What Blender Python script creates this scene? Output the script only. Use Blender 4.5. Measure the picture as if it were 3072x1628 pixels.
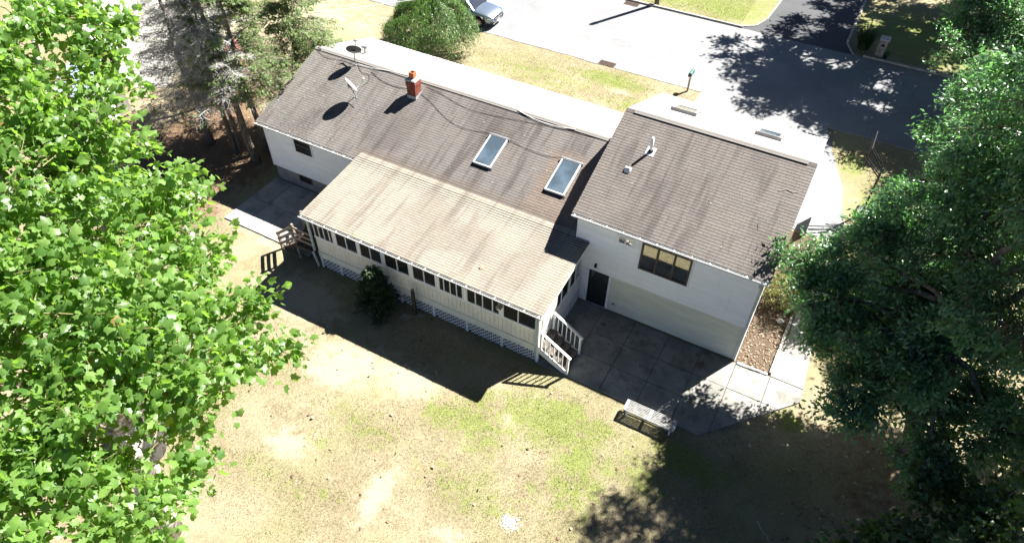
import bpy, math, random
import numpy as np
from mathutils import Vector, Matrix

for o in list(bpy.data.objects):
    bpy.data.objects.remove(o)
scene = bpy.context.scene
COL = scene.collection
rng = np.random.default_rng(7)
random.seed(7)

# ---------------------------------------------------------------- camera
CAM = np.array([.084, -18.472, 21.737])
YAW, PIT, ROL, FPX = .494, .801, .014, 2074.45
def cam_axes():
    cy, sy = math.cos(YAW), math.sin(YAW)
    f = np.array([-sy*math.cos(PIT), cy*math.cos(PIT), -math.sin(PIT)])
    r = np.array([cy, sy, 0.]); u = np.cross(r, f)
    c, s = math.cos(ROL), math.sin(ROL)
    return c*r+s*u, -s*r+c*u, f
cr_, cu_, cf_ = cam_axes()
cd = bpy.data.cameras.new('camera'); cam = bpy.data.objects.new('camera', cd); COL.objects.link(cam)
cam.matrix_world = Matrix(((cr_[0], cu_[0], -cf_[0], CAM[0]), (cr_[1], cu_[1], -cf_[1], CAM[1]),
                           (cr_[2], cu_[2], -cf_[2], CAM[2]), (0, 0, 0, 1)))
cd.sensor_fit = 'HORIZONTAL'; cd.sensor_width = 36; cd.lens = FPX/3072*36
cd.clip_start = .2; cd.clip_end = 800
scene.camera = cam

# ---------------------------------------------------------------- light
SUN = Vector((.43, .80, 1.0)).normalized()
wd = bpy.data.worlds.new('World'); scene.world = wd; wd.use_nodes = True
nt = wd.node_tree; nt.nodes.clear()
sky = nt.nodes.new('ShaderNodeTexSky'); sky.sky_type = 'NISHITA'; sky.sun_disc = False
sky.sun_elevation = math.asin(SUN.z); sky.sun_rotation = math.atan2(SUN.x, SUN.y)
sky.air_density = .2; sky.dust_density = .1; sky.ozone_density = 3.0
bg = nt.nodes.new('ShaderNodeBackground'); bg.inputs[1].default_value = .06
wo = nt.nodes.new('ShaderNodeOutputWorld')
nt.links.new(sky.outputs[0], bg.inputs[0]); nt.links.new(bg.outputs[0], wo.inputs[0])
sl = bpy.data.lights.new('sun', 'SUN'); sl.energy = 5.0; sl.angle = math.radians(.53); sl.color = (1, .965, .91)
so = bpy.data.objects.new('sun', sl); COL.objects.link(so)
so.rotation_euler = SUN.to_track_quat('Z', 'Y').to_euler(); so.location = (20, 40, 50)
vs = scene.view_settings
vs.view_transform = 'Standard'; vs.look = 'None'; vs.gamma = 1; vs.use_curve_mapping = False; vs.exposure = 2.25
scene.render.engine = 'CYCLES'

# ---------------------------------------------------------------- node helpers
class NT:
    def __init__(s, name):
        s.m = bpy.data.materials.new(name); s.m.use_nodes = True
        s.t = s.m.node_tree; s.t.nodes.clear()
        s.out = s.t.nodes.new('ShaderNodeOutputMaterial')
    def n(s, typ, **kw):
        x = s.t.nodes.new(typ)
        for k, v in kw.items(): setattr(x, k, v)
        return x
    def set(s, sock, v):
        if hasattr(v, 'is_linked') or hasattr(v, 'links'): s.t.links.new(v, sock)
        elif v is not None:
            if hasattr(sock.default_value, '__len__') and not hasattr(v, '__len__'): v = [v]*len(sock.default_value)
            if hasattr(v, '__len__') and len(sock.default_value) == 4 and len(v) == 3: v = (*v, 1)
            sock.default_value = v
    def pos(s): return s.n('ShaderNodeNewGeometry').outputs['Position']
    def obj(s): return s.n('ShaderNodeTexCoord').outputs['Object']
    def attr(s, name): return s.n('ShaderNodeAttribute', attribute_name=name).outputs['Fac']
    def map(s, vec, scale=(1, 1, 1), loc=(0, 0, 0), rot=(0, 0, 0)):
        x = s.n('ShaderNodeMapping'); s.set(x.inputs[0], vec)
        x.inputs['Scale'].default_value = scale; x.inputs['Location'].default_value = loc; x.inputs['Rotation'].default_value = rot
        return x.outputs[0]
    def noise(s, vec, scale=1, detail=3, rough=.55, dist=0):
        x = s.n('ShaderNodeTexNoise'); s.set(x.inputs['Vector'], vec)
        x.inputs['Scale'].default_value = scale; x.inputs['Detail'].default_value = detail
        x.inputs['Roughness'].default_value = rough; x.inputs['Distortion'].default_value = dist
        return x.outputs['Fac']
    def vor(s, vec, scale=1, feature='F1', out='Distance', rnd=1):
        x = s.n('ShaderNodeTexVoronoi', feature=feature); s.set(x.inputs['Vector'], vec)
        x.inputs['Scale'].default_value = scale; x.inputs['Randomness'].default_value = rnd
        return x.outputs[out]
    def ramp(s, fac, lo, hi, a=0., b=1.):
        x = s.n('ShaderNodeMapRange', interpolation_type='SMOOTHSTEP'); s.set(x.inputs[0], fac)
        for i, v in enumerate((lo, hi, a, b)): x.inputs[1+i].default_value = v
        return x.outputs[0]
    def math(s, op, a, b=0., c=None):
        x = s.n('ShaderNodeMath', operation=op); s.set(x.inputs[0], a); s.set(x.inputs[1], b)
        if c is not None: s.set(x.inputs[2], c)
        return x.outputs[0]
    def mix(s, fac, a, b, mode='MIX'):
        x = s.n('ShaderNodeMix', data_type='RGBA', blend_type=mode); s.set(x.inputs[0], fac)
        s.set(x.inputs[6], a); s.set(x.inputs[7], b)
        return x.outputs[2]
    def sep(s, vec):
        x = s.n('ShaderNodeSeparateXYZ'); s.set(x.inputs[0], vec); return x.outputs
    def bump(s, h, strength=.4, dist=.02):
        x = s.n('ShaderNodeBump'); s.set(x.inputs['Height'], h)
        x.inputs['Strength'].default_value = strength; x.inputs['Distance'].default_value = dist
        return x.outputs[0]
    def bsdf(s, color, rough=.8, spec=.3, metal=0, normal=None, **kw):
        x = s.n('ShaderNodeBsdfPrincipled'); s.set(x.inputs['Base Color'], color); s.set(x.inputs['Roughness'], rough)
        x.inputs['Specular IOR Level'].default_value = spec; x.inputs['Metallic'].default_value = metal
        if normal is not None: s.set(x.inputs['Normal'], normal)
        for k, v in kw.items(): s.set(x.inputs[k.replace('_', ' ')], v)
        s.b = x
        return x.outputs[0]
    def done(s, sh):
        s.t.links.new(sh, s.out.inputs[0]); return s.m

def simple(name, color, rough=.7, spec=.3, metal=0, var=.25, scale=4, bump=.15, bscale=60, dirt=None, **kw):
    t = NT(name); p = t.pos()
    n1 = t.noise(p, scale, 4); c2 = tuple(c*(1-var) for c in color)
    c = t.mix(t.ramp(n1, .35, .7), c2, color)
    if dirt: c = t.mix(t.ramp(t.noise(p, scale*2.3, 5, .65), .52, .75), c, dirt)
    nb = t.bump(t.noise(p, bscale, 3), bump, .01) if bump else None
    return t.done(t.bsdf(c, rough, spec, metal, nb, **kw))

M = {}
def shingle_mat(name, dark, light, stain, lichen=0., lightened=False, patch=False, sk=1.):
    t = NT(name); p = t.pos(); xyz = t.sep(p)
    tint = t.attr('tint')
    g = t.noise(p, 90, 2, .7)
    c = t.mix(t.math('ADD', t.math('MULTIPLY', tint, .75), t.math('MULTIPLY', g, .3)), dark, light)
    warm = t.noise(t.map(p, loc=(5, 3, 1)), .9, 3)
    c = t.mix(t.ramp(warm, .45, .65, 0, .18), c, (light[0]*1.05, light[1]*.93, light[2]*.82))
    if not lightened:
        st = t.noise(t.map(p, (1.7, .2, .3)), 1, 4, .6, .3)
        c = t.mix(t.ramp(st, .5-.05*(sk-1), .68-.05*(sk-1), 0, .66), c, stain)
        st2 = t.noise(t.map(p, (4.5, .35, .5), (9, 0, 0)), 1, 3, .6, .2)
        c = t.mix(t.ramp(st2, .52-.04*(sk-1), .7-.04*(sk-1), 0, .5), c, stain)
        st3 = t.noise(t.map(p, (.35, .25, .3), (3, 7, 0)), 1, 2, .5)
        c = t.mix(t.ramp(st3, .52, .62, 0, .35), c, stain)
    if patch:   # a repair in younger, browner shingles round one skylight
        dx = t.math('ABSOLUTE', t.math('ADD', xyz[0], 8.6)); dy = t.math('ABSOLUTE', t.math('ADD', xyz[1], -1.9))
        wv = t.math('MULTIPLY', t.noise(p, 2.5, 2), .8)
        m = t.math('MULTIPLY', t.ramp(t.math('ADD', dx, wv), 1.35, 1.75, 1, 0), t.ramp(t.math('ADD', dy, wv), 1.75, 2.2, 1, 0))
        c = t.mix(t.math('MULTIPLY', m, .8), c, t.mix(tint, (.105, .08, .062), (.16, .125, .1)))
        low = t.math('MULTIPLY', t.ramp(t.math('ADD', xyz[1], t.math('MULTIPLY', t.noise(p, 1.3, 3), .7)), .75, 1.15, 1, 0), t.ramp(xyz[0], -18.3, -17.6))
        c = t.mix(t.math('MULTIPLY', low, .65), c, t.mix(tint, (.08, .062, .05), (.125, .1, .082)))
    if lichen:
        m = t.ramp(t.noise(p, 14, 5, .7), .55, .68)
        z = t.ramp(t.math('ADD', xyz[0], t.math('MULTIPLY', t.noise(p, .6, 3), 5)), -18.2, -14.2, 1, .12)
        c = t.mix(t.math('MULTIPLY', t.math('MULTIPLY', m, z), lichen), c, (.27, .275, .245))
        c = t.mix(t.math('MULTIPLY', t.ramp(t.noise(p, .8, 3), .4, .65, 0, .3), z), c, (.165, .165, .148))
    sp = t.vor(p, 2.4); spn = t.noise(p, 3.1, 1)
    c = t.mix(t.math('MULTIPLY', t.ramp(sp, .04, .06, 1, 0), t.ramp(spn, .5, .56)), c, (.36, .36, .33))
    nb = t.bump(g, .1, .003)
    return t.done(t.bsdf(c, .85, .25, 0, nb))
M['shingle_ranch'] = shingle_mat('weathered_shingle', (.09, .081, .075), (.137, .124, .114), (.045, .037, .034), .85, patch=True, sk=1.2)
M['shingle_wing'] = shingle_mat('brown_shingle', (.096, .085, .077), (.147, .131, .118), (.062, .052, .048))
M['shingle_porch'] = shingle_mat('tan_shingle', (.165, .148, .118), (.232, .213, .175), (.11, .094, .079), sk=1.)
M['shingle_front'] = shingle_mat('sunlit_pale_shingle', (.2, .187, .173), (.26, .243, .226), (.17, .155, .14), lightened=True)  # paler shingle copy for the front slopes, sun glare put into its colour
M['deck_dark'] = simple('roof_felt', (.03, .027, .025), .9)
def siding_mat(name, a, b):
    t = NT(name); p = t.pos()
    n = t.noise(t.map(p, (.5, .5, 3)), 1.5, 4); st = t.noise(t.map(p, (6, 6, .5)), 1, 4, .6)
    c = t.mix(t.ramp(n, .35, .7), a, b)
    c = t.mix(t.ramp(st, .58, .78, 0, .35), c, (.5, .48, .38))
    return t.done(t.bsdf(c, .5, .35, 0, t.bump(t.noise(t.map(p, (3, 3, 40)), 6, 2), .12, .005)))
M['siding'] = siding_mat('vinyl_siding', (.76, .76, .71), (.83, .83, .78)); M['siding_shaded'] = siding_mat('shaded_lower_siding', (.56, .55, .42), (.64, .63, .49))  # lower wall's weaker sky light painted in as a darker, yellower siding copy
M['white'] = simple('white_trim_paint', (.8, .8, .77), .45, .4, var=.08, dirt=(.6, .58, .5))
M['cream'] = simple('cream_board_paint', (.74, .71, .58), .55, .3, var=.12, scale=2, dirt=(.6, .56, .43))
M['gutter'] = simple('gutter_enamel', (.82, .82, .8), .35, .5, var=.06, dirt=(.62, .6, .54))
M['gutter_in'] = simple('gutter_debris', (.045, .035, .025), .95)
M['downspout'] = simple('aged_downspout', (.42, .48, .47), .45, .5, var=.2)
M['brownframe'] = simple('bronze_window_frame', (.07, .05, .04), .5, .4)
M['darkwood'] = simple('weathered_dark_timber', (.075, .055, .042), .9, .15, var=.5, scale=9, dirt=(.2, .18, .15))
M['greywood'] = simple('weathered_grey_timber', (.3, .25, .19), .85, .2, var=.4, scale=7, dirt=(.16, .12, .09))
M['benchwood'] = simple('weathered_white_slat', (.3, .3, .29), .7, .3, var=.4, scale=8, dirt=(.14, .135, .125))
M['tread'] = simple('flaking_painted_tread', (.1, .08, .068), .8, .2, var=.4, scale=6, dirt=(.33, .33, .31))
M['rail'] = simple('white_rail_paint', (.72, .71, .66), .6, .3, var=.15, dirt=(.4, .38, .33))
def glass_mat(name, col, spec=1.0, rough=.03, ior=1.5):
    t = NT(name); p = t.pos()
    c = t.mix(t.ramp(t.noise(p, 1.2, 3), .4, .7), tuple(x*.6 for x in col), col)
    return t.done(t.bsdf(c, rough, spec, 0, t.bump(t.noise(p, 1.4, 1), .02, .02), Coat_Weight=1.0, Coat_Roughness=.02, IOR=ior))
M['glass'] = glass_mat('window_glass', (.02, .022, .02), ior=2.3)
M['glass_low'] = glass_mat('porch_slider_glass', (.03, .03, .028), 1.0, .05, 1.7)
M['screen'] = simple('dark_insect_screen', (.014, .013, .012), .6, .25, bump=0)
M['skyglass'] = glass_mat('skylight_glass', (.085, .12, .15), 1.0, .08)
M['doorpaint'] = simple('dark_green_door', (.016, .021, .02), .45, .4, bump=.05)
M['foundation'] = simple('poured_foundation', (.27, .255, .215), .9, .2, var=.3, scale=1.6, dirt=(.16, .15, .12))
def concrete_mat(name, a, b, rust=True):
    t = NT(name); p = t.pos()
    c = t.mix(t.ramp(t.noise(p, .8, 5, .6), .35, .68), a, b)
    c = t.mix(t.ramp(t.noise(p, 5, 5, .7), .52, .72, 0, .5), c, tuple(x*.5 for x in a))
    c = t.mix(t.ramp(t.noise(t.map(p, loc=(3, 8, 0)), 1.3, 4, .65), .5, .68, 0, .55), c, (a[0]*.5, a[1]*.5, a[2]*.42))
    if rust:
        for (x, y, r) in ((-1.1, -.75, .3), (-1.35, -.35, .16), (-5.2, -.75, .22), (-4.6, -1.6, .09), (-4.55, -1.85, .06), (-3.0, -.72, .1), (-1.05, -.1, .2)):
            d = t.n('ShaderNodeVectorMath', operation='DISTANCE'); t.set(d.inputs[0], p); d.inputs[1].default_value = (x, y, .05)
            m = t.ramp(t.math('ADD', d.outputs['Value'], t.math('MULTIPLY', t.noise(p, 6, 4), r*1.2)), r*.6, r*1.5, .8, 0)
            c = t.mix(m, c, (.12, .055, .03))
    return t.done(t.bsdf(c, .85, .25, 0, t.bump(t.noise(p, 45, 4), .25, .01)))
M['concrete'] = concrete_mat('broom_finished_concrete', (.16, .155, .14), (.25, .242, .22))
M['concrete_walk'] = concrete_mat('pale_concrete', (.25, .24, .215), (.34, .33, .3), False)
M['stone'] = simple('pale_edging_stone', (.42, .4, .36), .9, .2, var=.35, scale=8)
M['mulch'] = simple('bark_mulch', (.12, .085, .06), .95, .1, var=.6, scale=22, bump=.9, bscale=30, dirt=(.27, .225, .165))
def asphalt_mat(name, a, b, crack=True):
    t = NT(name); p = t.pos()
    c = t.mix(t.ramp(t.noise(p, .35, 5, .6), .35, .68), a, b)
    c = t.mix(t.ramp(t.noise(p, 60, 2), .35, .75, 0, .35), c, tuple(x*.5 for x in a))
    h = t.noise(p, 120, 2)
    if crack:
        w = t.n('ShaderNodeMix', data_type='VECTOR'); w.inputs[0].default_value = .25
        nn = t.n('ShaderNodeTexNoise'); t.set(nn.inputs['Vector'], p); nn.inputs['Scale'].default_value = .9; nn.inputs['Detail'].default_value = 4
        t.set(w.inputs[4], p); t.set(w.inputs[5], nn.outputs['Color'])
        e = t.vor(t.map(w.outputs[1], (.42, .3, .4)), 1, 'DISTANCE_TO_EDGE')
        cm = t.math('MULTIPLY', t.ramp(e, .002, .008, 1, 0), t.ramp(t.noise(p, .5, 2), .46, .6))
        c = t.mix(t.math('MULTIPLY', cm, .6), c, (.12, .12, .09))
        e2 = t.vor(t.map(w.outputs[1], (1.7, 1.3, 1)), 1, 'DISTANCE_TO_EDGE')
        c = t.mix(t.math('MULTIPLY', t.ramp(e2, .008, .025, .6, 0), t.ramp(t.noise(p, .3, 2), .55, .66)), c, (.09, .09, .08))
    return t.done(t.bsdf(c, .8, .4, 0, t.bump(h, .5, .008)))
M['street'] = asphalt_mat('old_bleached_asphalt', (.155, .157, .162), (.2, .202, .205))
M['drive'] = asphalt_mat('grey_drive_asphalt', (.155, .157, .158), (.195, .197, .198))
M['newdrive'] = asphalt_mat('dark_sealed_asphalt', (.032, .034, .037), (.048, .05, .054), False)
M['kerb'] = simple('kerb_concrete', (.3, .29, .26), .9, .2, var=.3, scale=3)
def lawn_mat():
    t = NT('dry_lawn'); p = t.pos()
    g = t.attr('green'); d = t.attr('bare'); nd = t.attr('needle')
    n0 = t.noise(p, .45, 5, .6); n1 = t.noise(p, 2.2, 5, .65); n2 = t.noise(t.map(p, loc=(20, 4, 0)), 9, 4, .7); n3 = t.noise(p, 34, 4, .8)
    f = t.noise(t.map(p, (1, 1, 1), rot=(0, 0, .5)), 80, 3, .85)
    c = t.mix(t.ramp(n2, .35, .65), (.165, .136, .08), (.25, .213, .134))
    c = t.mix(t.ramp(t.math('ADD', n0, t.math('MULTIPLY', n1, .5)), .62, .9, 0, .7), c, (.3, .26, .175))
    bm = t.math('ADD', d, t.math('MULTIPLY', t.math('SUBTRACT', n1, .5), 1.4))
    c = t.mix(t.ramp(bm, .35, .8, 0, .85), c, (.345, .31, .225))
    gm = t.math('ADD', t.math('ADD', g, t.math('MULTIPLY', t.math('SUBTRACT', n1, .5), 1.6)), t.math('MULTIPLY', t.math('SUBTRACT', n2, .5), .9))
    grn = t.mix(t.ramp(n3, .35, .65), (.075, .115, .018), (.2, .235, .055))
    c = t.mix(t.ramp(gm, .28, .8, 0, .92), c, grn)
    og = t.math('ADD', t.noise(t.map(p, loc=(7, 2, 0)), .28, 3, .5), t.math('MULTIPLY', n2, .25))
    c = t.mix(t.math('MULTIPLY', t.ramp(og, .57, .78, 0, .5), t.ramp(n3, .3, .6, .5, 1)), c, (.175, .185, .07))
    nm = t.math('ADD', nd, t.math('MULTIPLY', t.math('SUBTRACT', n1, .5), .9))
    c = t.mix(t.ramp(nm, .35, .7), c, t.mix(n2, (.085, .048, .028), (.2, .125, .08)))
    c = t.mix(t.ramp(n3, .36, .56, .5, 0), c, (.07, .055, .028))
    c = t.mix(t.ramp(f, .5, .72, 0, .55), c, (.37, .34, .23))
    return t.done(t.bsdf(c, .95, .08, 0, t.bump(t.math('ADD', n3, t.math('MULTIPLY', f, .7)), .8, .03)))
M['lawn'] = lawn_mat()
def grass_blade_mat():
    t = NT('grass_blades'); tint = t.attr('tint')
    c = t.mix(t.ramp(tint, 0, .5), (.3, .25, .155), (.14, .115, .055)); c = t.mix(t.ramp(tint, .5, 1), c, (.085, .145, .022))
    s1 = t.bsdf(c, .8, .1)
    tr = t.n('ShaderNodeBsdfTranslucent'); t.set(tr.inputs[0], c)
    mx = t.n('ShaderNodeMixShader'); mx.inputs[0].default_value = .35
    t.t.links.new(s1, mx.inputs[1]); t.t.links.new(tr.outputs[0], mx.inputs[2])
    return t.done(mx.outputs[0])
M['blade'] = grass_blade_mat()
def leaf_mat(name, dark, light, trans, rough=.42, spec=.5, fac=.45, accent=None):
    t = NT(name); tint = t.attr('tint'); p = t.pos()
    c = t.mix(tint, dark, light)
    c = t.mix(t.ramp(t.noise(p, 30, 2), .4, .7, 0, .25), c, tuple(x*.6 for x in dark))
    if accent: c = t.mix(t.ramp(tint, .975, .985), c, accent)
    s1 = t.bsdf(c, rough, spec)
    tr = t.n('ShaderNodeBsdfTranslucent'); t.set(tr.inputs[0], t.mix(tint, tuple(x*.75 for x in trans), trans))
    mx = t.n('ShaderNodeMixShader'); mx.inputs[0].default_value = fac
    t.t.links.new(s1, mx.inputs[1]); t.t.links.new(tr.outputs[0], mx.inputs[2])
    return t.done(mx.outputs[0])
M['syc_leaf'] = leaf_mat('plane_tree_leaf', (.035, .1, .02), (.2, .32, .075), (.31, .56, .06), .42, .45, .5, (.22, .14, .05))
M['dark_leaf'] = leaf_mat('glossy_broad_leaf', (.035, .1, .05), (.16, .29, .13), (.18, .44, .1), .33, .7, .42)
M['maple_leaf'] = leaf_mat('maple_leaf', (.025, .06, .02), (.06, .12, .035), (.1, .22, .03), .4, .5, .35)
M['weep_leaf'] = leaf_mat('weeping_tree_leaf', (.04, .1, .025), (.12, .22, .055), (.16, .34, .04), .4, .5, .35)
M['bush_leaf'] = leaf_mat('yellowing_shrub_leaf', (.1, .12, .025), (.25, .24, .06), (.3, .32, .05), .5, .4, .35, (.4, .3, .1))
M['needle'] = leaf_mat('hemlock_needles', (.09, .15, .055), (.22, .3, .11), (.3, .42, .1), .5, .4, .5)
M['spruce'] = leaf_mat('spruce_needles', (.018, .038, .016), (.05, .085, .03), (.06, .1, .03), .55, .35, .2)
M['fallen'] = leaf_mat('dry_fallen_leaf', (.12, .07, .04), (.42, .35, .25), (.2, .12, .05), .7, .2, .2)
def bark_mat(name, a, b, patchy=None):
    t = NT(name); p = t.pos()
    c = t.mix(t.ramp(t.noise(t.map(p, (6, 6, 1.2)), 2, 5, .7), .35, .65), a, b)
    if patchy: c = t.mix(t.ramp(t.noise(p, 5, 4, .6), .48, .56), c, patchy)
    return t.done(t.bsdf(c, .9, .15, 0, t.bump(t.noise(t.map(p, (12, 12, 2)), 3, 4), .8, .02)))
M['stalk'] = bark_mat('leaf_stalk', (.12, .13, .05), (.25, .22, .1))
M['bark'] = bark_mat('grey_brown_bark', (.07, .055, .042), (.19, .16, .125))
M['bark_syc'] = bark_mat('flaking_plane_bark', (.5, .48, .42), (.62, .6, .55), (.24, .21, .16))
M['deadtwig'] = bark_mat('bare_grey_twig', (.38, .365, .34), (.55, .53, .5))
M['brick'] = simple('red_chimney_brick', (.26, .075, .05), .9, .15, var=.45, scale=9, dirt=(.36, .2, .16))
M['mortar'] = simple('pale_mortar', (.36, .31, .27), .95, .1)
M['lead'] = simple('lead_flashing', (.42, .43, .44), .5, .5, .3, dirt=(.25, .25, .25))
M['terracotta'] = simple('terracotta_flue', (.46, .17, .08), .8, .2)
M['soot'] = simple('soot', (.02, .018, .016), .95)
M['dish_grey'] = simple('dark_dish_enamel', (.1, .1, .1), .45, .4)
M['dish_white'] = simple('pale_dish_enamel', (.62, .62, .6), .4, .4, var=.1)
M['metal'] = simple('galvanised_steel', (.4, .41, .42), .45, .5, .7)
M['cable'] = simple('black_cable', (.012, .012, .012), .6, .3, bump=0)
M['cable_white'] = simple('white_cable', (.7, .7, .68), .6, .3, bump=0)
M['pvc'] = simple('white_pvc', (.78, .79, .78), .4, .4, var=.05)
M['black'] = simple('black_plastic', (.012, .012, .013), .5, .4, bump=0)
def carpaint(name, col):
    t = NT(name); p = t.obj()
    c = t.mix(t.ramp(t.noise(p, 300, 1), .4, .6, 0, .12), col, tuple(min(1, x*1.4) for x in col))
    return t.done(t.bsdf(c, .32, .5, .75, None, Coat_Weight=.8, Coat_Roughness=.04))
M['paint'] = carpaint('silver_car_paint', (.2, .25, .31))
M['tyre'] = simple('tyre_rubber', (.016, .016, .016), .9, .2)
M['rim'] = simple('alloy_rim', (.5, .51, .52), .3, .5, .9, bump=0)
M['chrome'] = simple('chrome', (.75, .76, .77), .15, .5, 1, var=.05, bump=0)
M['headlamp'] = glass_mat('headlamp_glass', (.25, .28, .32), .8)
M['redlamp'] = simple('red_tail_lamp', (.4, .01, .01), .25, .5, bump=0)
M['greenbox'] = simple('green_mailbox_paint', (.045, .15, .13), .4, .4)
M['pillarstone'] = simple('grey_fieldstone', (.3, .28, .26), .9, .2, var=.5, scale=6, dirt=(.2, .17, .14))
M['shedroof'] = simple('blue_grey_metal_roof', (.28, .36, .46), .4, .5, .4, var=.2, bump=0)
M['shedwall'] = simple('grey_shed_board', (.3, .27, .24), .8, .2, var=.3)
M['blue'] = simple('blue_plastic', (.03, .07, .35), .5, .4)
M['paver'] = simple('red_pavers', (.3, .13, .1), .9, .2, var=.4, scale=12)
M['board'] = simple('smoked_backboard', (.035, .03, .028), .9, .1, bump=0)
M['orange'] = simple('hoop_rim_paint', (.1, .05, .035), .5, .3, bump=0)
M['lime'] = simple('white_powder', (.72, .71, .68), .95, .1, var=.3, scale=14, bump=.6)
M['iron'] = simple('rusty_iron_grate', (.1, .055, .035), .8, .3, .3, var=.5, scale=12)

# ---------------------------------------------------------------- mesh helpers
def W0(p):
    v = Vector((0, 0, 0))
    while p is not None:
        v += p.location; p = p.parent
    return v
class MB:
    def __init__(s): s.v = []; s.f = []; s.mi = []; s.cur = 0
    def add(s, vs_, fs):
        b = len(s.v); s.v += [tuple(map(float, v)) for v in vs_]
        s.f += [tuple(b+i for i in f) for f in fs]; s.mi += [s.cur]*len(fs)
        return s
    def box(s, x0, x1, y0, y1, z0, z1):
        return s.add([(x0, y0, z0), (x1, y0, z0), (x1, y1, z0), (x0, y1, z0), (x0, y0, z1), (x1, y0, z1), (x1, y1, z1), (x0, y1, z1)],
                     [(0, 3, 2, 1), (4, 5, 6, 7), (0, 1, 5, 4), (1, 2, 6, 5), (2, 3, 7, 6), (3, 0, 4, 7)])
    def fbox(s, F, u0, u1, v0, v1, n0, n1):   # box in a frame F(u,v,n)->world
        c = [F(u, v, n) for n in (n0, n1) for (u, v) in ((u0, v0), (u1, v0), (u1, v1), (u0, v1))]
        return s.add(c, [(0, 3, 2, 1), (4, 5, 6, 7), (0, 1, 5, 4), (1, 2, 6, 5), (2, 3, 7, 6), (3, 0, 4, 7)])
    def bar(s, a, b, w, h=None, up=(0, 0, 1)):
        h = h or w; a = Vector(a); b = Vector(b); d = (b-a).normalized()
        up = Vector(up)
        if abs(d.dot(up)) > .99: up = Vector((0, 1, 0))
        x = d.cross(up).normalized()*w/2; y = x.cross(d).normalized()*h/2
        c = [p+sx*x+sy*y for p in (a, b) for sx, sy in ((-1, -1), (1, -1), (1, 1), (-1, 1))]
        return s.add(c, [(0, 1, 2, 3), (7, 6, 5, 4), (0, 4, 5, 1), (1, 5, 6, 2), (2, 6, 7, 3), (3, 7, 4, 0)])
    def tube(s, pts, rad, n=8, cap=True):
        pts = [Vector(p) for p in pts]; k = len(pts)
        if not hasattr(rad, '__len__'): rad = [rad]*k
        rad = [float(q) for q in rad]
        ref = Vector((0, 0, 1)) if abs((pts[-1]-pts[0]).normalized().z) < .9 else Vector((1, 0, 0))
        V = []
        for i, p in enumerate(pts):
            d = (pts[min(i+1, k-1)]-pts[max(i-1, 0)]).normalized()
            x = d.cross(ref).normalized(); y = x.cross(d)
            for j in range(n):
                a = 2*math.pi*j/n; V.append(p+rad[i]*(math.cos(a)*x+math.sin(a)*y))
        Fc = [(i*n+j, i*n+(j+1) % n, (i+1)*n+(j+1) % n, (i+1)*n+j) for i in range(k-1) for j in range(n)]
        if cap: Fc += [tuple(range(n))[::-1], tuple((k-1)*n+j for j in range(n))]
        return s.add(V, Fc)
    def disc(s, c, nrm, r, n=20, r2=None, depth=0):
        c = Vector(c); nrm = Vector(nrm).normalized()
        x = nrm.orthogonal().normalized(); y = nrm.cross(x)
        V = [c+r*(math.cos(2*math.pi*j/n)*x+math.sin(2*math.pi*j/n)*y) for j in range(n)]
        return s.add(V, [tuple(range(n))])
    def prism(s, poly, z0, z1):
        n = len(poly); V = [(x, y, z0) for x, y in poly]+[(x, y, z1) for x, y in poly]
        return s.add(V, [tuple(range(n))[::-1], tuple(range(n, 2*n))]+[(i, (i+1) % n, n+(i+1) % n, n+i) for i in range(n)])
    def build(s, name, mat, parent=None, smooth=False, local=False):
        off = Vector((0, 0, 0)) if local else W0(parent)
        me = bpy.data.meshes.new(name)
        me.from_pydata([(x-off.x, y-off.y, z-off.z) for x, y, z in s.v], [], s.f); me.update()
        for m in (mat if isinstance(mat, (list, tuple)) else [mat]): me.materials.append(M[m] if isinstance(m, str) else m)
        if isinstance(mat, (list, tuple)): me.polygons.foreach_set('material_index', s.mi)
        me.polygons.foreach_set('use_smooth', [bool(smooth)]*len(me.polygons))
        o = bpy.data.objects.new(name, me); COL.objects.link(o)
        if parent is not None: o.parent = parent
        return o
def np_mesh(name, V, T, mat, parent=None, tint=None, local=False, smooth=True):
    off = np.zeros(3) if local else np.array(W0(parent))
    V = np.asarray(V, np.float32)-off.astype(np.float32); T = np.asarray(T, np.int32)
    k = T.shape[1]
    me = bpy.data.meshes.new(name)
    me.vertices.add(len(V)); me.vertices.foreach_set('co', V.ravel())
    me.loops.add(T.size); me.loops.foreach_set('vertex_index', T.ravel())
    me.polygons.add(len(T)); me.polygons.foreach_set('loop_start', np.arange(0, T.size, k, dtype=np.int32))
    me.polygons.foreach_set('use_smooth', np.full(len(T), bool(smooth)))
    me.update(calc_edges=True)
    if tint is not None:
        a = me.attributes.new('tint', 'FLOAT', 'POINT'); a.data.foreach_set('value', np.asarray(tint, np.float32))
    me.materials.append(M[mat] if isinstance(mat, str) else mat)
    o = bpy.data.objects.new(name, me); COL.objects.link(o)
    if parent is not None: o.parent = parent
    return o
def tag(o, label, cat, group=None, kind=None):
    if label: o['label'] = label
    if cat: o['category'] = cat
    if group: o['group'] = group
    if kind: o['kind'] = kind
    return o
def thing(name, loc, label, cat, group=None, rz=0):
    o = bpy.data.objects.new(name, None); COL.objects.link(o); o.location = loc; o.rotation_euler = (0, 0, rz)
    o.empty_display_size = .3
    return tag(o, label, cat, group)
def struct(name, mb, mat, parent=None, label=None):
    o = mb.build(name, mat, parent)
    if parent is None: o['kind'] = 'structure'
    if label: o['label'] = label
    return o

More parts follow.
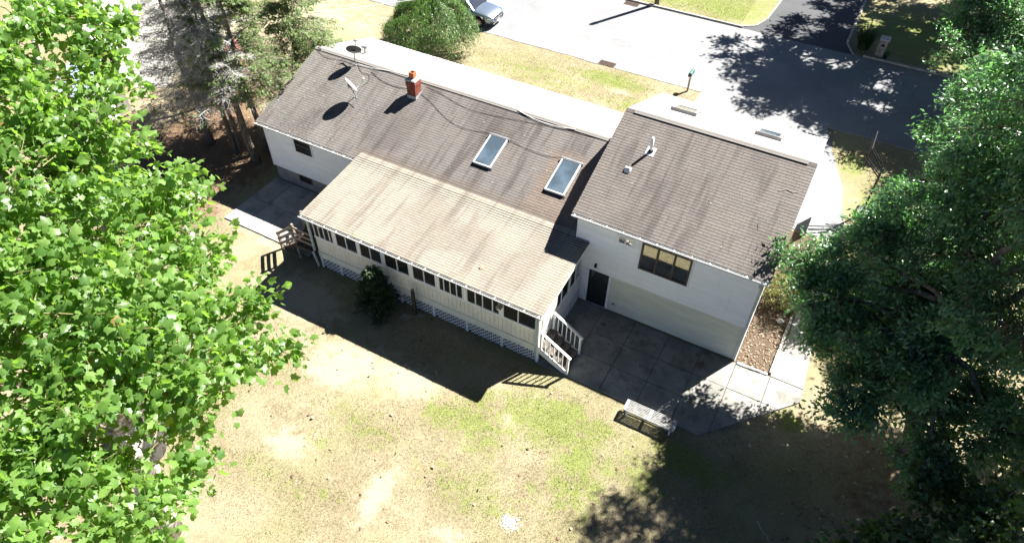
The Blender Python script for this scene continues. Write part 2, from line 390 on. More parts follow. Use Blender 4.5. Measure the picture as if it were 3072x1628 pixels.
# ================================================================ GROUND
def blob(X, Y, L):
    a = np.zeros_like(X)
    for (x, y, rx, ry, s) in L: a = np.maximum(a, s*np.exp(-(((X-x)/rx)**2+((Y-y)/ry)**2)))
    return a
GREEN = [(-5.2, -5.9, 2.8, 1.5, .8), (-7.6, -7.3, 2.2, 1.0, .72), (-3.2, -7.6, 1.6, 1.7, .7), (-10.8, -9.2, 3.0, 1.0, .5), (-6.2, -9.6, 3.0, 1.2, .55), (-12.5, -12.3, 2.5, .8, .5), (-8.8, -7.5, .9, .8, .75), (-7.0, -7.9, 1.1, .6, .75), (-4.7, -5.3, 1.1, .8, .95), (-3.5, -6.6, .9, 1.1, .9), (-7.8, -6.2, .7, .35, .9), (-5.2, -6.8, 1.1, .7, .65),
         (-11.8, -10.4, .9, .6, .55), (-3.4, -5.4, .8, .8, .8), (-12.9, -9.3, 1.2, .5, .4), (-4.3, -8.6, 1.2, .5, .5), (-9.5, -9.6, .8, .4, .4), (-.2, -5.0, 2.2, 1., .75), (2.6, -1.6, .8, .6, .85), (-1.5, -6.3, 2, 1, .6),
         (3.0, 5, 1.2, 4, .75), (1.8, 15.5, 1.0, 1.6, .8), (3.5, 12, 1.6, 3, .75), (-12.5, 17.0, 3, 1.0, .9), (-16.5, 15.5, 6, 2.2, .55), (-10.5, 15.0, 2.5, 1.2, .6), (-21.5, 13.0, 2.2, 1.2, .75), (-14.5, 13, 3, 1, .55),
         (-15, 31, 11, 3.6, 1.0), (-9, 30, 3, 2.5, 1.0), (4, 32, 7, 5, .9), (-10.5, -12, 1.2, .5, .5)]
BARE = [(-12.5, -7.2, 3.5, 1.2, .85), (-7.4, -5.3, .9, .4, .6), (-6.3, -6.5, .5, .4, 1.0), (-7.3, -8.0, .6, .8, .7), (-8.8, -11.2, .7, 1.5, .9), (-12.7, -11.2, 1.2, .8, .9), (-10.5, -6.9, 1.8, .9, 1.), (-13.4, -8.0, 1.7, .8, 1.), (-17, -5.6, 3, 1.2, 1.), (-2.3, -4.5, .9, .3, .8),
        (-11.5, 16.1, 1.0, .35, .9), (-15.2, 15.8, 1.5, .3, .7), (-9.2, 16.5, 1.2, 1.2, .8), (-8.4, 13.5, 1.2, 2.5, .8), (.9, 13.2, .4, 2.5, .6), (-33, 14, 9, 5, .7), (-40, 22, 10, 8, .8), (-6.8, -9.0, .8, .4, .6), (3.3, -1.6, .9, .5, .8),
        (-12, 29.3, .6, .3, .8), (-21, -3.2, 3, 1.2, .8), (-6.0, -11.2, 1.2, .5, .7)]
NEEDLE = [(-28, 0, 4.2, 4.5, 1.2), (-31, 4, 3.5, 3, .9), (-27, -4, 4, 2.5, 1.), (-26.5, 4.2, 2, 2.5, .9), (6, -3, 3.5, 4, .55), (5.5, 4, 2, 3, .6)]
gx = np.concatenate([[-400, -200, -100], np.arange(-62, 26.01, .35), [60, 150, 400]]); gy = np.concatenate([[-400, -150, -60], np.arange(-26, 48.01, .35), [90, 200, 400]])
GX, GY = np.meshgrid(gx, gy); GZ = np.zeros_like(GX)
near = (np.abs(GX+18) < 43.9) & (np.abs(GY-11) < 36.9)
GZ[near] += rng.uniform(-.012, .008, near.sum())
GZ -= .012
nxg, nyg = len(gx), len(gy)
idx = np.arange(nxg*nyg).reshape(nyg, nxg)
Q = np.stack([idx[:-1, :-1], idx[:-1, 1:], idx[1:, 1:], idx[1:, :-1]], -1).reshape(-1, 4)
gv = np.stack([GX, GY, GZ], -1).reshape(-1, 3)
ground = np_mesh('ground', gv, Q, 'lawn'); ground['kind'] = 'structure'; ground['label'] = 'patchy dry lawn with green and bare spots'
for nm, L in (('green', GREEN), ('bare', BARE), ('needle', NEEDLE)):
    a = ground.data.attributes.new(nm, 'FLOAT', 'POINT'); a.data.foreach_set('value', blob(GX, GY, L).astype(np.float32).ravel())
def wavy(poly, step=.5, amp=.05):
    out = []
    for (x0, y0), (x1, y1) in zip(poly, poly[1:]+poly[:1]):
        k = max(1, int(math.hypot(x1-x0, y1-y0)/step))
        for i in range(k):
            t = i/k; out.append((x0+(x1-x0)*t+random.uniform(-amp, amp), y0+(y1-y0)*t+random.uniform(-amp, amp)))
    return out
struct('street', MB().prism(wavy([(-90, 18.35), (60, 18.35), (60, 27.45), (-90, 27.45)], .6, .05), -.05, .008), 'street', label='sun bleached asphalt street with cracks')
struct('driveway', MB().prism(wavy([(-7.3, 18.45), (-7.2, 9.0), (2.45, 9.0), (2.45, 8.6), (2.2, 10.4), (1.7, 13.2), (.6, 16.2), (-.1, 18.5)], .6, .04), -.05, .012), 'drive', label='grey asphalt driveway in front of the garage')
struct('driveway', MB().prism(wavy([(-7.6, 27.4), (-6.6, 28.3), (-6.3, 29.5), (-5.9, 50), (-.9, 50), (-.95, 29), (-.3, 27.4)], .6, .04), -.05, .013), 'newdrive', label='dark sealed driveway across the street')
struct('neighbour_drive', MB().prism(wavy([(-60, 7.5), (-42, 4.5), (-36.5, 2.3), (-34.6, 3.4), (-37.9, 8.0), (-44, 12), (-60, 15)], .8, .15), -.05, .015), 'concrete_walk', label='pale concrete drive behind the bare conifers')
struct('paver_path', MB().prism(wavy([(-36.6, 8.6), (-33.2, 7.2), (-31.8, 5.4), (-31, 6), (-32.4, 8), (-36, 9.8)], .5, .08), -.05, .01), 'paver')
# kerbs
kb = MB()
for i in range(16):
    x = -31.4+i*1.5; kb.box(x, x+1.485, 27.44, 27.6, -.02, .12)
struct('kerb', kb, 'kerb', label='concrete kerb along the green lawn')
kb2 = MB()
for i in range(9): kb2.box(.3+i*1.5, 1.785+i*1.5, 27.44, 27.62, -.02, .12)
struct('kerb', kb2, 'kerb', label='concrete kerb in front of the stone mailbox')
kb3 = MB()
for i in range(14): kb3.box(-.98+random.uniform(-.02, .02), -.83, 28.9+i*.8, 29.66+i*.8, -.02, .07)
for i in range(3): kb3.bar((-.9+.2*i, 28.8-.45*i, .02), (-.72+.2*i, 28.4-.45*i, .02), .12, .1)
struct('driveway_edging', kb3, 'stone', label='white stone strip edging the dark driveway')
eg = MB()
for (a, b) in (((-7.6, 27.62), (-6.75, 28.2)), ((-6.7, 28.25), (-6.35, 29.4)), ((-6.3, 29.45), (-6.15, 33))): eg.bar((*a, .01), (*b, .01), .1, .08)
struct('driveway_edging', eg, 'kerb', label='pale kerb curving into the dark driveway')

# slabs
PATIO = [(-6.7, 0), (-6.7, -3.78), (-.16, -3.78), (2.68, -.62), (2.66, 0)]
def clip(poly, a, b, c):      # keep a*x+b*y<=c
    out = []
    for i in range(len(poly)):
        p, q = poly[i], poly[(i+1) % len(poly)]
        fp, fq = a*p[0]+b*p[1]-c, a*q[0]+b*q[1]-c
        if fp <= 0: out.append(p)
        if fp*fq < 0:
            t = fp/(fp-fq); out.append((p[0]+t*(q[0]-p[0]), p[1]+t*(q[1]-p[1])))
    return out
def slabs(parent, poly, xs, ys, mat, z=.05, g=.012):
    for x0, x1 in zip(xs, xs[1:]):
        for y0, y1 in zip(ys, ys[1:]):
            q = poly
            for (a, b, c) in ((-1, 0, -(x0+g)), (1, 0, x1-g), (0, -1, -(y0+g)), (0, 1, y1-g)):
                q = clip(q, a, b, c)
                if len(q) < 3: break
            if len(q) < 3: continue
            dz = random.uniform(-.006, .006)
            MB().prism(q, -.05, z+dz).build('slab', mat, parent)
pb = MB().prism([(x*.99-.02, y*.99-.02) for x, y in PATIO], -.06, .015)
patio = struct('patio', pb, 'mulch', label='concrete slab patio behind the wing')
slabs(patio, PATIO, [-6.7, -5.48, -4.07, -2.64, -1.25, .1, 1.42, 2.75], [-3.8, -2.53, -1.33, 0], 'concrete')
wk = [(1.42, 0.02), (2.66, 0.02), (2.42, 3.8), (2.5, 9.0), (1.5, 9.0), (1.55, 3.2)]
walk = struct('walkway', MB().prism([(x, y) for x, y in wk], -.06, .012), 'mulch', label='pale concrete walk along the planting bed')
slabs(walk, wk, [1.3, 2.9], [0.02, 1.5, 3.0, 4.5, 6.0, 7.5, 9.0], 'concrete_walk', .045)
lp = [(-23.33, -.02), (-23.36, -3.5), (-18.2, -3.55), (-18.2, -.02)]
lpat = struct('side_patio', MB().prism(lp, -.06, .012), 'mulch', label='old concrete slabs beside the ranch wall')
slabs(lpat, lp, [-23.4, -22.25, -21.15, -20.05, -19.0, -18.1], [-3.6, -1.75, 0], 'concrete_walk', .04)

# ================================================================ HOUSE
house = thing('house', (-12, 0, 0), 'cream sided split level house with brown shingle roofs and long enclosed porch', 'house')
camv = Vector(CAM)
SH = []   # candidate tabs for single objects
def frame(O, U, V, Nn):
    O, U, V, Nn = Vector(O), Vector(U).normalized(), Vector(V).normalized(), Vector(Nn).normalized()
    return lambda u, v, n: O+u*U+v*V+n*Nn
TW, EX = .305, .127
def shingle_roof(part, O, U, S, width, length, mat, holes=(), umin=None, jit=.0):
    O, U, S = Vector(O), Vector(U).normalized(), Vector(S).normalized(); Nn = U.cross(S).normalized()
    V = []; Fq = []; Ft = []; T = []
    ncs = int(length/EX)
    for j in range(ncs+1):
        v = j*EX; ve = min(v+EX*1.03, length)
        if ve-v < .02: continue
        off = (j % 2)*TW/2 + random.uniform(-.012, .012)
        wob = random.uniform(-.003, .003)
        i = -1
        while True:
            u0 = i*TW+off; u1 = u0+TW-.006; i += 1
            if u0 > width: break
            full = u0 >= 0 and u1 <= width and ve == v+EX*1.03
            u0 = max(u0, 0); u1 = min(u1, width)
            if u1-u0 < .03: continue
            cu, cv = (u0+u1)/2, v+EX/2
            if any(a < u0+.03 and u1-.03 < b and c < cv < d for (a, b, c, d) in holes): continue
            tint = min(1, max(0, random.gauss(.5, .13)))
            dv = wob*.6+random.uniform(-.0015, .0015); th = random.uniform(.0085, .011)
            wp = O+cu*U+cv*S; th *= min(1, (ve-v)/EX)
            if full:
                SH.append(((wp-camv).length, part, O+u0*U+(v+dv)*S, U, S, Nn, tint, mat, len(SH)))
                SHREC.append((O, U, S, Nn, u0, u1, v+dv, ve, th, tint, mat, part)); continue
            CL.setdefault((part.name, mat), (part, []))[1].append((O, U, S, Nn, u0, u1, v+dv, ve, th, tint))
    return ncs
SHREC = []; CL = {}
def tab_geo(recs):
    V = []; F = []; T = []
    for (O, U, S, Nn, u0, u1, v0, v1, th, tint) in recs:
        b = len(V)
        for (u, v, n) in ((u0, v0, th), (u1, v0, th), (u1, v1, .001), (u0, v1, .001), (u0, v0, 0), (u1, v0, 0)):
            V.append(O+u*U+v*S+n*Nn); T.append(tint)
        F += [(b, b+1, b+2), (b, b+2, b+3), (b+4, b+5, b+1), (b+4, b+1, b), (b+4, b, b+3), (b+5, b+2, b+1)]
    return np.array([tuple(v) for v in V]), np.array(F), np.array(T)

# key lines
RB = (-.05, 3.33); RR = (4.72, 4.82); RFY = 8.5               # ranch: back eave, ridge, front eave y
WB = (-.03, 4.66); WR = (4.70, 6.51); WFY = 9.40
PLOW = (-3.9, 3.04); PTOP = (.30, 3.44)
RX0, RX1 = -23.55, -7.06
WX0, WX1 = -7.285, .148
PX0, PX1 = -17.63, -6.48
sr = (RR[1]-RB[1])/(RR[0]-RB[0]); sw = (WR[1]-WB[1])/(WR[0]-WB[0]); sp_ = (PTOP[1]-PLOW[1])/(PTOP[0]-PLOW[0])
RFZ = RR[1]-sr*(RFY-RR[0]); WFZ = WR[1]-sw*(WFY-WR[0])
# walls
def wallpoly(poly_yz, x0, x1, name, mat='siding'):
    n = len(poly_yz); V = [(x0, y, z) for y, z in poly_yz]+[(x1, y, z) for y, z in poly_yz]
    return MB().add(V, [tuple(range(n)), tuple(range(n, 2*n))[::-1]]+[(i, n+i, n+(i+1) % n, (i+1) % n) for i in range(n)]).build(name, mat, house)
RW0, RW1 = .02, 8.2
wall_r = wallpoly([(RW0, .9), (RW1, .9), (RW1, RR[1]-sr*(RW1-RR[0])-.06), (RR[0], RR[1]-.1), (RW0, RB[1]+sr*(RW0-RB[0])-.06)], -23.22, -7.1, 'wall')
found = MB().box(-23.17, -7.1, .07, 8.15, -.1, .915).build('foundation', 'foundation', house)
wall_w = wallpoly([(.015, 2.08), (9.15, 2.08), (9.15, WR[1]-sw*(9.15-WR[0])-.06), (WR[0], WR[1]-.1), (.015, WB[1]+sw*(.015-WB[0])-.06)], -7.04, -.01, 'wall')
wall_l = MB().box(-7.03, -.02, .135, 9.1, -.05, 2.1).build('wall', 'siding', house)

def clapboards(parent, F, u0, u1, z0, z1, holes=(), h=.1, lim=None, mat='siding'):
    k = int(round((z1-z0)/h)); h = (z1-z0)/k
    for i in range(k):
        a, b = z0+i*h, z0+(i+1)*h
        s0, s1 = (u0, u1) if lim is None else lim(a+h*.6)
        segs = [(s0, s1)]
        for (hu0, hu1, hz0, hz1) in holes:
            if hz0 < b-.01 and hz1 > a+.01:
                ns = []
                for (p, q) in segs:
                    if hu0 > p: ns.append((p, min(q, hu0)))
                    if hu1 < q: ns.append((max(p, hu1), q))
                segs = [s for s in ns if s[1]-s[0] > .02]
        for (p, q) in segs:
            if q-p < .03: continue
            V = [F(u, v, n) for u in (p, q) for (v, n) in ((a, 0), (a, .032), (b+.002, .003), (b+.002, 0))]
            MB().add(V, [(0, 1, 2, 3), (7, 6, 5, 4), (1, 5, 6, 2), (0, 4, 5, 1), (2, 6, 7, 3)]).build('clapboard', mat, parent)
def win(F, u0, u1, v0, v1, fmat, pmat, cols=(), fw=.05, rows=(), depth=.05, casing=None, base=0., name='window'):
    w = MB()
    if casing:
        cw, cm = casing; cs = MB()
        for (a, b, c, d) in ((u0-cw, u1+cw, v1, v1+cw), (u0-cw, u1+cw, v0-cw, v0), (u0-cw, u0, v0, v1), (u1, u1+cw, v0, v1)): cs.fbox(F, a, b, c, d, base, base+depth*.7)
    for (a, b, c, d) in ((u0, u1, v1-fw, v1), (u0, u1, v0, v0+fw), (u0, u0+fw, v0+fw, v1-fw), (u1-fw, u1, v0+fw, v1-fw)): w.fbox(F, a, b, c, d, base, base+depth)
    ed = [u0+fw]
    for c in cols:
        w.fbox(F, c-fw/2, c+fw/2, v0+fw, v1-fw, base, base+depth*.9); ed += [c-fw/2, c+fw/2]
    ed.append(u1-fw)
    for r in rows: w.fbox(F, u0+fw, u1-fw, r-fw/2, r+fw/2, base, base+depth*.86)
    o = w.build(name, fmat, house)
    if casing: cs.build('casing', cm, o)
    for kq, (a, b) in enumerate(zip(ed[::2], ed[1::2])):
        tl = random.uniform(-.004, .004)
        MB().add([F(a-.005, v0+.01, base+.012+tl), F(b+.005, v0+.01, base+.012-tl), F(b+.005, v1-.01, base+.016-tl), F(a-.005, v1-.01, base+.016+tl)], [(0, 1, 2, 3)]).build('pane', 'glass_low' if pmat == 'screen' and kq % 2 else pmat, o)
    return o
FW = frame((0, .015, 0), (1, 0, 0), (0, 0, 1), (0, -1, 0))
FL = frame((0, .135, 0), (1, 0, 0), (0, 0, 1), (0, -1, 0))
FR = frame((0, .02, 0), (1, 0, 0), (0, 0, 1), (0, -1, 0))
clapboards(wall_w, FW, -6.98, -.1, 2.08, 4.56, holes=[(-5.45, -4.73, 3.9, 4.38), (-4.52, -2.44, 2.98, 4.47)])
clapboards(wall_l, FL, -5.42, -.1, .03, 2.07, mat='siding_shaded')
clapboards(wall_r, FR, -23.14, -17.4, .9, 3.29, holes=[(-21.5, -20.34, 2.25, 3.1)])
FG = frame((-.01, 0, 0), (0, 1, 0), (0, 0, 1), (1, 0, 0))
def glim(z):
    lo, hi = .06, 9.1
    if z > WB[1]: lo = max(lo, WB[0]+(z-WB[1])/sw+.15); hi = min(hi, WFY-(z-WFZ)/sw-.15)
    return lo, hi
clapboards(wall_w, FG, .06, 9.1, .03, 6.35, lim=glim, h=.11)
# trims
for q in ((-7.06, -6.97, -.012, .1, 2.1, 4.6), (-.1, .01, -.012, .1, 2.08, 4.6), (-.1, .0, .105, .19, -.02, 2.075), (-23.24, -23.14, -.01, .1, .88, 3.3)):
    MB().box(*q).build('corner_board', 'white', house)
MB().box(-6.97, -.1, -.006, .134, 2.04, 2.078).build('soffit_strip', 'white', house)
win(FW, -4.44, -2.52, 3.05, 4.40, 'brownframe', 'glass', cols=(-3.8, -3.16), fw=.075, depth=.06, casing=(.05, 'white'))
win(FW, -5.38, -4.8, 3.96, 4.32, 'white', 'glass', cols=(-5.09,), fw=.045, depth=.05, casing=(.05, 'white'))
win(FR, -21.4, -20.44, 2.33, 3.05, 'brownframe', 'glass', fw=.05, rows=(2.76,), depth=.05, casing=(.07, 'white'))
FF = frame((0, .07, 0), (1, 0, 0), (0, 0, 1), (0, -1, 0))
win(FF, -21.72, -20.95, .42, .8, 'brownframe', 'screen', fw=.04, depth=.03)
# wing back door
dr = MB().fbox(FL, -6.38, -5.52, .06, 2.03, 0, .03).build('door', 'doorpaint', house)
MB().fbox(FL, -6.28, -5.62, 1.5, 1.88, .03, .034).build('pane', 'glass', dr)
MB().fbox(FL, -6.5, -6.38, .03, 2.04, 0, .06).fbox(FL, -5.52, -5.42, .03, 2.04, 0, .06).fbox(FL, -6.38, -5.52, 2.03, 2.045, 0, .05).build('door_frame', 'white', dr)
MB().tube([FL(-5.6, 1.0, .03), FL(-5.6, 1.0, .09)], .03, 8).build('handle', 'chrome', dr)
MB().tube([FW(-6.1, 2.42, .0), FW(-6.1, 2.42, .1), FW(-6.06, 2.36, .16)], [.05, .045, .06], 8).build('flood_lamp', 'black', house)
MB().fbox(FL, -5.25, -5.1, .42, .5, .0, .05).build('outlet_cover', 'metal', house)
MB().box(-6.5, -5.4, .04, .13, .0, .06).build('door_sill', 'concrete_walk', house)

# ---- roofs (deck slabs; shingles are children)
def slab_roof(name, x0, x1, y0, z0, y1, z1, th, mat):
    dz = .006
    V = [(x, y, z-o) for x in (x0, x1) for (y, z, o) in ((y0, z0, dz), (y1, z1, dz), (y1, z1, th), (y0, z0, th))]
    m = MB(); m.add(V, [(0, 4, 5, 1)]); b = len(m.v); m.cur = 1
    m.add(V, [(0, 1, 2, 3), (7, 6, 5, 4), (3, 2, 6, 7), (0, 3, 7, 4), (1, 5, 6, 2)])
    return m.build(name, ['deck_dark', mat], house)
roofs = {}
roofs['rb'] = slab_roof('roof', RX0, RX1, RB[0], RB[1], RR[0], RR[1], .12, 'white')
roofs['rf'] = slab_roof('roof', RX0, RX1, RR[0], RR[1], RFY, RFZ, .12, 'white')
roofs['wb'] = slab_roof('roof', WX0, WX1, WB[0], WB[1], WR[0], WR[1], .12, 'white')
roofs['wf'] = slab_roof('roof', WX0, WX1, WR[0], WR[1], WFY, WFZ, .12, 'white')
roofs['p'] = slab_roof('roof', PX0, PX1, PLOW[0], PLOW[1], .012, PLOW[1]+sp_*4.012, .11, 'white')
roofs['p2'] = slab_roof('roof', PX0+.08, -7.06, .012, PLOW[1]+sp_*4.012, PTOP[0]+.02, PTOP[1], .05, 'deck_dark')
for k_, lab in (('rb', 'long dark stained roof slope of the ranch part'), ('rf', 'street side slope of the ranch part, sun glare put into its colour'), ('wb', 'brown shingle slope of the two storey wing'), ('wf', 'street side slope of the wing, sun glare put into its colour'), ('p', 'tan shingle roof of the enclosed porch')): roofs[k_]['label'] = lab
def slope(y0, z0, y1, z1): return Vector((0, y1-y0, z1-z0))
LR = math.hypot(RR[0]-RB[0], RR[1]-RB[1]); LW = math.hypot(WR[0]-WB[0], WR[1]-WB[1]); LP = math.hypot(PTOP[0]-PLOW[0], PTOP[1]-PLOW[1])
def sv(y, y0, L, y1): return (y-y0)/(y1-y0)*L
hr = [(-12.66-RX0, -11.8-RX0, sv(1.6, RB[0], LR, RR[0]), sv(3.1, RB[0], LR, RR[0])), (-9.22-RX0, -8.34-RX0, sv(1.53, RB[0], LR, RR[0]), sv(3.1, RB[0], LR, RR[0])),
      (-17.4-RX0, -16.9-RX0, sv(3.62, RB[0], LR, RR[0]), sv(4.1, RB[0], LR, RR[0])), (-17.6-RX0, 99, -1, sv(.22, RB[0], LR, RR[0]))]
shingle_roof(roofs['rb'], (RX0, RB[0]-.03, RB[1]-.01), (1, 0, 0), slope(*RB, *RR), RX1-RX0, LR, 'shingle_ranch', hr)
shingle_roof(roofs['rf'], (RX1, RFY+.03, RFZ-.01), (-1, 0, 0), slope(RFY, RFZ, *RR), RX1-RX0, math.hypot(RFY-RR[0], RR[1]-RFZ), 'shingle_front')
shingle_roof(roofs['wb'], (WX0-.01, WB[0]-.03, WB[1]-.01), (1, 0, 0), slope(*WB, *WR), WX1-WX0+.02, LW, 'shingle_wing')
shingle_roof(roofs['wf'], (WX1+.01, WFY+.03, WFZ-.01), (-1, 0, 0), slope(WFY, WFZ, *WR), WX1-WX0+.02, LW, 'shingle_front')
hp = [(-7.05-PX0, 99, sv(0.0, PLOW[0], LP, PTOP[0]), 99)]
shingle_roof(roofs['p'], (PX0-.01, PLOW[0]-.03, PLOW[1]-.003), (1, 0, 0), slope(*PLOW, *PTOP), PX1-PX0+.02, LP+.03, 'shingle_porch', hp)
# the 300 tabs that show largest are single objects, the rest one part per slope
order = sorted(range(len(SHREC)), key=lambda i: SH[i][0])
vis = [i for i in order if SHREC[i][10] != 'shingle_front' and SHREC[i][0].x+SHREC[i][4] < -.9]
single = set(vis[:290])
tabs = {}
for i, rec in enumerate(SHREC):
    O, U, S, Nn, u0, u1, v0, v1, th, tint, mat, part = rec
    if i in single:
        key = (mat, int(tint*6))
        if key not in tabs:
            Vv, Fv, Tv = tab_geo([(Vector((0, 0, 0)), Vector((1, 0, 0)), Vector((0, 1, 0)), Vector((0, 0, 1)), 0, TW-.006, 0, EX*1.03, .0097, (int(tint*6)+.5)/6)])
            o = np_mesh('shingle', Vv, Fv, mat, None, Tv, smooth=False); tabs[key] = o.data
            COL.objects.unlink(o); bpy.data.objects.remove(o)
        o = bpy.data.objects.new('shingle', tabs[key]); COL.objects.link(o); o.parent = part
        p = O+u0*U+v0*S-W0(part)
        o.matrix_local = Matrix(((U.x, S.x, Nn.x, p.x), (U.y, S.y, Nn.y, p.y), (U.z, S.z, Nn.z, p.z), (0, 0, 0, 1)))
    else:
        CL.setdefault((part.name, mat), (part, []))[1].append(rec[:10])
for (pn, mat), (part, recs) in CL.items():
    Vv, Fv, Tv = tab_geo(recs); o = np_mesh('shingles', Vv, Fv, mat, part, Tv, smooth=False); o['kind'] = 'stuff'
# ridge vents
def ridge(part, x0, x1, y, z, s, mat, gap):
    V = []
    for x in (x0, x1):
        V += [(x, y-.14, z-.14*s+gap), (x, y, z+gap+.012), (x, y+.14, z-.14*s+gap), (x, y+.14, z-.14*s+gap-.012), (x, y, z+gap), (x, y-.14, z-.14*s+gap-.012)]
    MB().add(V, [(0, 1, 7, 6), (1, 2, 8, 7), (2, 3, 9, 8), (5, 0, 6, 11), (3, 4, 10, 9), (4, 5, 11, 10), (0, 5, 4, 1), (1, 4, 3, 2), (6, 7, 10, 11), (7, 8, 9, 10)]).build('ridge_cap', mat, part)
    return
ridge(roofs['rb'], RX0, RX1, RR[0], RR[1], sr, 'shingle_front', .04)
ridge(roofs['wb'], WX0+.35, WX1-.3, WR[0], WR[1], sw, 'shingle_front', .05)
for x0, x1 in ((WX0, WX0+.33), (WX1-.28, WX1)): ridge(roofs['wb'], x0, x1, WR[0], WR[1], sw, 'shingle_wing', .016)
MB().box(RX0+.02, RX1, RR[0]-.07, RR[0]+.07, RR[1]-.05, RR[1]+.028).build('vent_core', 'soot', roofs['rb'])
MB().box(WX0+.36, WX1-.31, WR[0]-.06, WR[0]+.06, WR[1]-.05, WR[1]+.036).build('vent_core', 'soot', roofs['wb'])
# gutters
def gutter(x0, x1, y, z, hang=.62, w=.115, h=.1):
    P = [(0, h*.9), (0, 0), (-w*.75, 0), (-w, h*.55), (-w, h), (-w+.014, h), (-w+.014, h*.6), (-w*.7, .012), (-.012, .012), (-.012, h*.9)]
    n = len(P); V = [(x, y+a, z+b) for x in (x0, x1) for a, b in P]
    g = MB().add(V, [(i, (i+1) % n, n+(i+1) % n, n+i) for i in range(n)]+[tuple(range(n))[::-1], tuple(range(n, 2*n))]).build('gutter', 'gutter', house)
    MB().box(x0+.01, x1-.01, y-w+.016, y-.013, z+.013, z+.05).build('gutter_debris', 'gutter_in', g)
    k = int((x1-x0)/hang)
    for i in range(k+1):
        x = x0+.12+i*(x1-x0-.24)/k
        MB().box(x-.014, x+.014, y-w-.006, y+.01, z+h-.004, z+h+.008).box(x-.022, x+.022, y-w-.012, y-w+.018, z+h-.02, z+h+.016).build('gutter_hanger', 'gutter', g)
    return g
gutter(WX0, WX1, WB[0]-.035, WB[1]-.14)
gutter(RX0, -17.5, RB[0]-.035, RB[1]-.15)
gutter(PX0, PX1, PLOW[0]-.035, PLOW[1]-.125, hang=.6)
MB().box(RX0+.01, RX1, RFY+.03, RFY+.13, RFZ-.14, RFZ-.03).build('gutter', 'gutter', house)
MB().box(WX0, WX1, WFY+.03, WFY+.13, WFZ-.14, WFZ-.03).build('gutter', 'gutter', house)
ds = MB().bar((-.12, -.16, 4.44), (-.05, -.045, 4.2), .075, .06).bar((-.05, -.045, 4.2), (-.05, -.045, 2.1), .075, .06).bar((-.05, -.045, 2.1), (-.055, .065, 1.95), .075, .06).bar((-.055, .065, 1.95), (-.06, .065, .12), .075, .06)
ds.build('downspout', 'downspout', house)
MB().bar((PX1-.12, -4.05, 2.92), (PX1-.3, -3.79, 2.7), .07, .06).bar((PX1-.3, -3.79, 2.7), (PX1-.3, -3.79, .55), .07, .06).build('downspout', 'downspout', house)
MB().bar((-17.42, -4.03, 2.92), (-17.42, -3.82, 2.7), .07, .06).bar((-17.42, -3.82, 2.7), (-17.42, -3.82, 1.0), .08, .07).bar((-17.45, -3.9, .98), (-17.36, -3.86, .12), .08, .07).build('downspout', 'downspout', house)
# step flashing where the porch roof runs along the wing wall
zq = PLOW[1]+sp_*3.97
MB().box(-7.02, PX1-.02, -.03, .0, zq-.01, zq+.07).build('flashing', 'metal', house)

# ---- skylights
def skylight(part, O, U, S, u0, u1, v0, v1, pm='skyglass'):
    Nn = Vector(U).cross(Vector(S)).normalized(); F = frame(O, U, S, Nn); fw = .055
    w = MB()
    for (a, b, c, d) in ((u0, u1, v1-fw, v1), (u0, u1, v0, v0+fw*.8), (u0, u0+fw, v0+fw*.8, v1-fw), (u1-fw, u1, v0+fw*.8, v1-fw)): w.fbox(F, a, b, c, d, -.03, .13)
    o = w.build('skylight', 'dish_white', house)
    MB().fbox(F, u0-.012, u0+.03, v0+.02, v1, -.02, .1).fbox(F, u1-.03, u1+.012, v0+.02, v1, -.02, .1).fbox(F, u0-.05, u1+.05, v1-.02, v1+.05, -.02, .15).build('trim', 'metal', o)
    MB().fbox(F, u0-.06, u1+.06, v0-.09, v0+.01, -.02, .02).build('flashing', 'black', o)
    MB().add([F(u0+fw*.8, v0+fw*.6, .112), F(u1-fw*.8, v0+fw*.6, .112), F(u1-fw*.8, v1-fw*.8, .114), F(u0+fw*.8, v1-fw*.8, .114)], [(0, 1, 2, 3)]).build('glass', pm, o)
for x0, x1, y0, y1 in ((-12.66, -11.8, 1.58, 3.12), (-9.22, -8.34, 1.5, 3.12)):
    skylight(roofs['rb'], (0, RB[0], RB[1]), (1, 0, 0), slope(*RB, *RR), x0, x1, sv(y0, RB[0], LR, RR[0]), sv(y1, RB[0], LR, RR[0]))
SF = slope(WFY, WFZ, *WR); LWF = LW
for x0, x1 in ((-6.0, -5.0), (-2.45, -1.5)):
    skylight(roofs['wf'], (0, WFY, WFZ), (-1, 0, 0), SF, -x1, -x0, LWF*(WFY-7.6)/(WFY-WR[0]), LWF*(WFY-6.75)/(WFY-WR[0]))

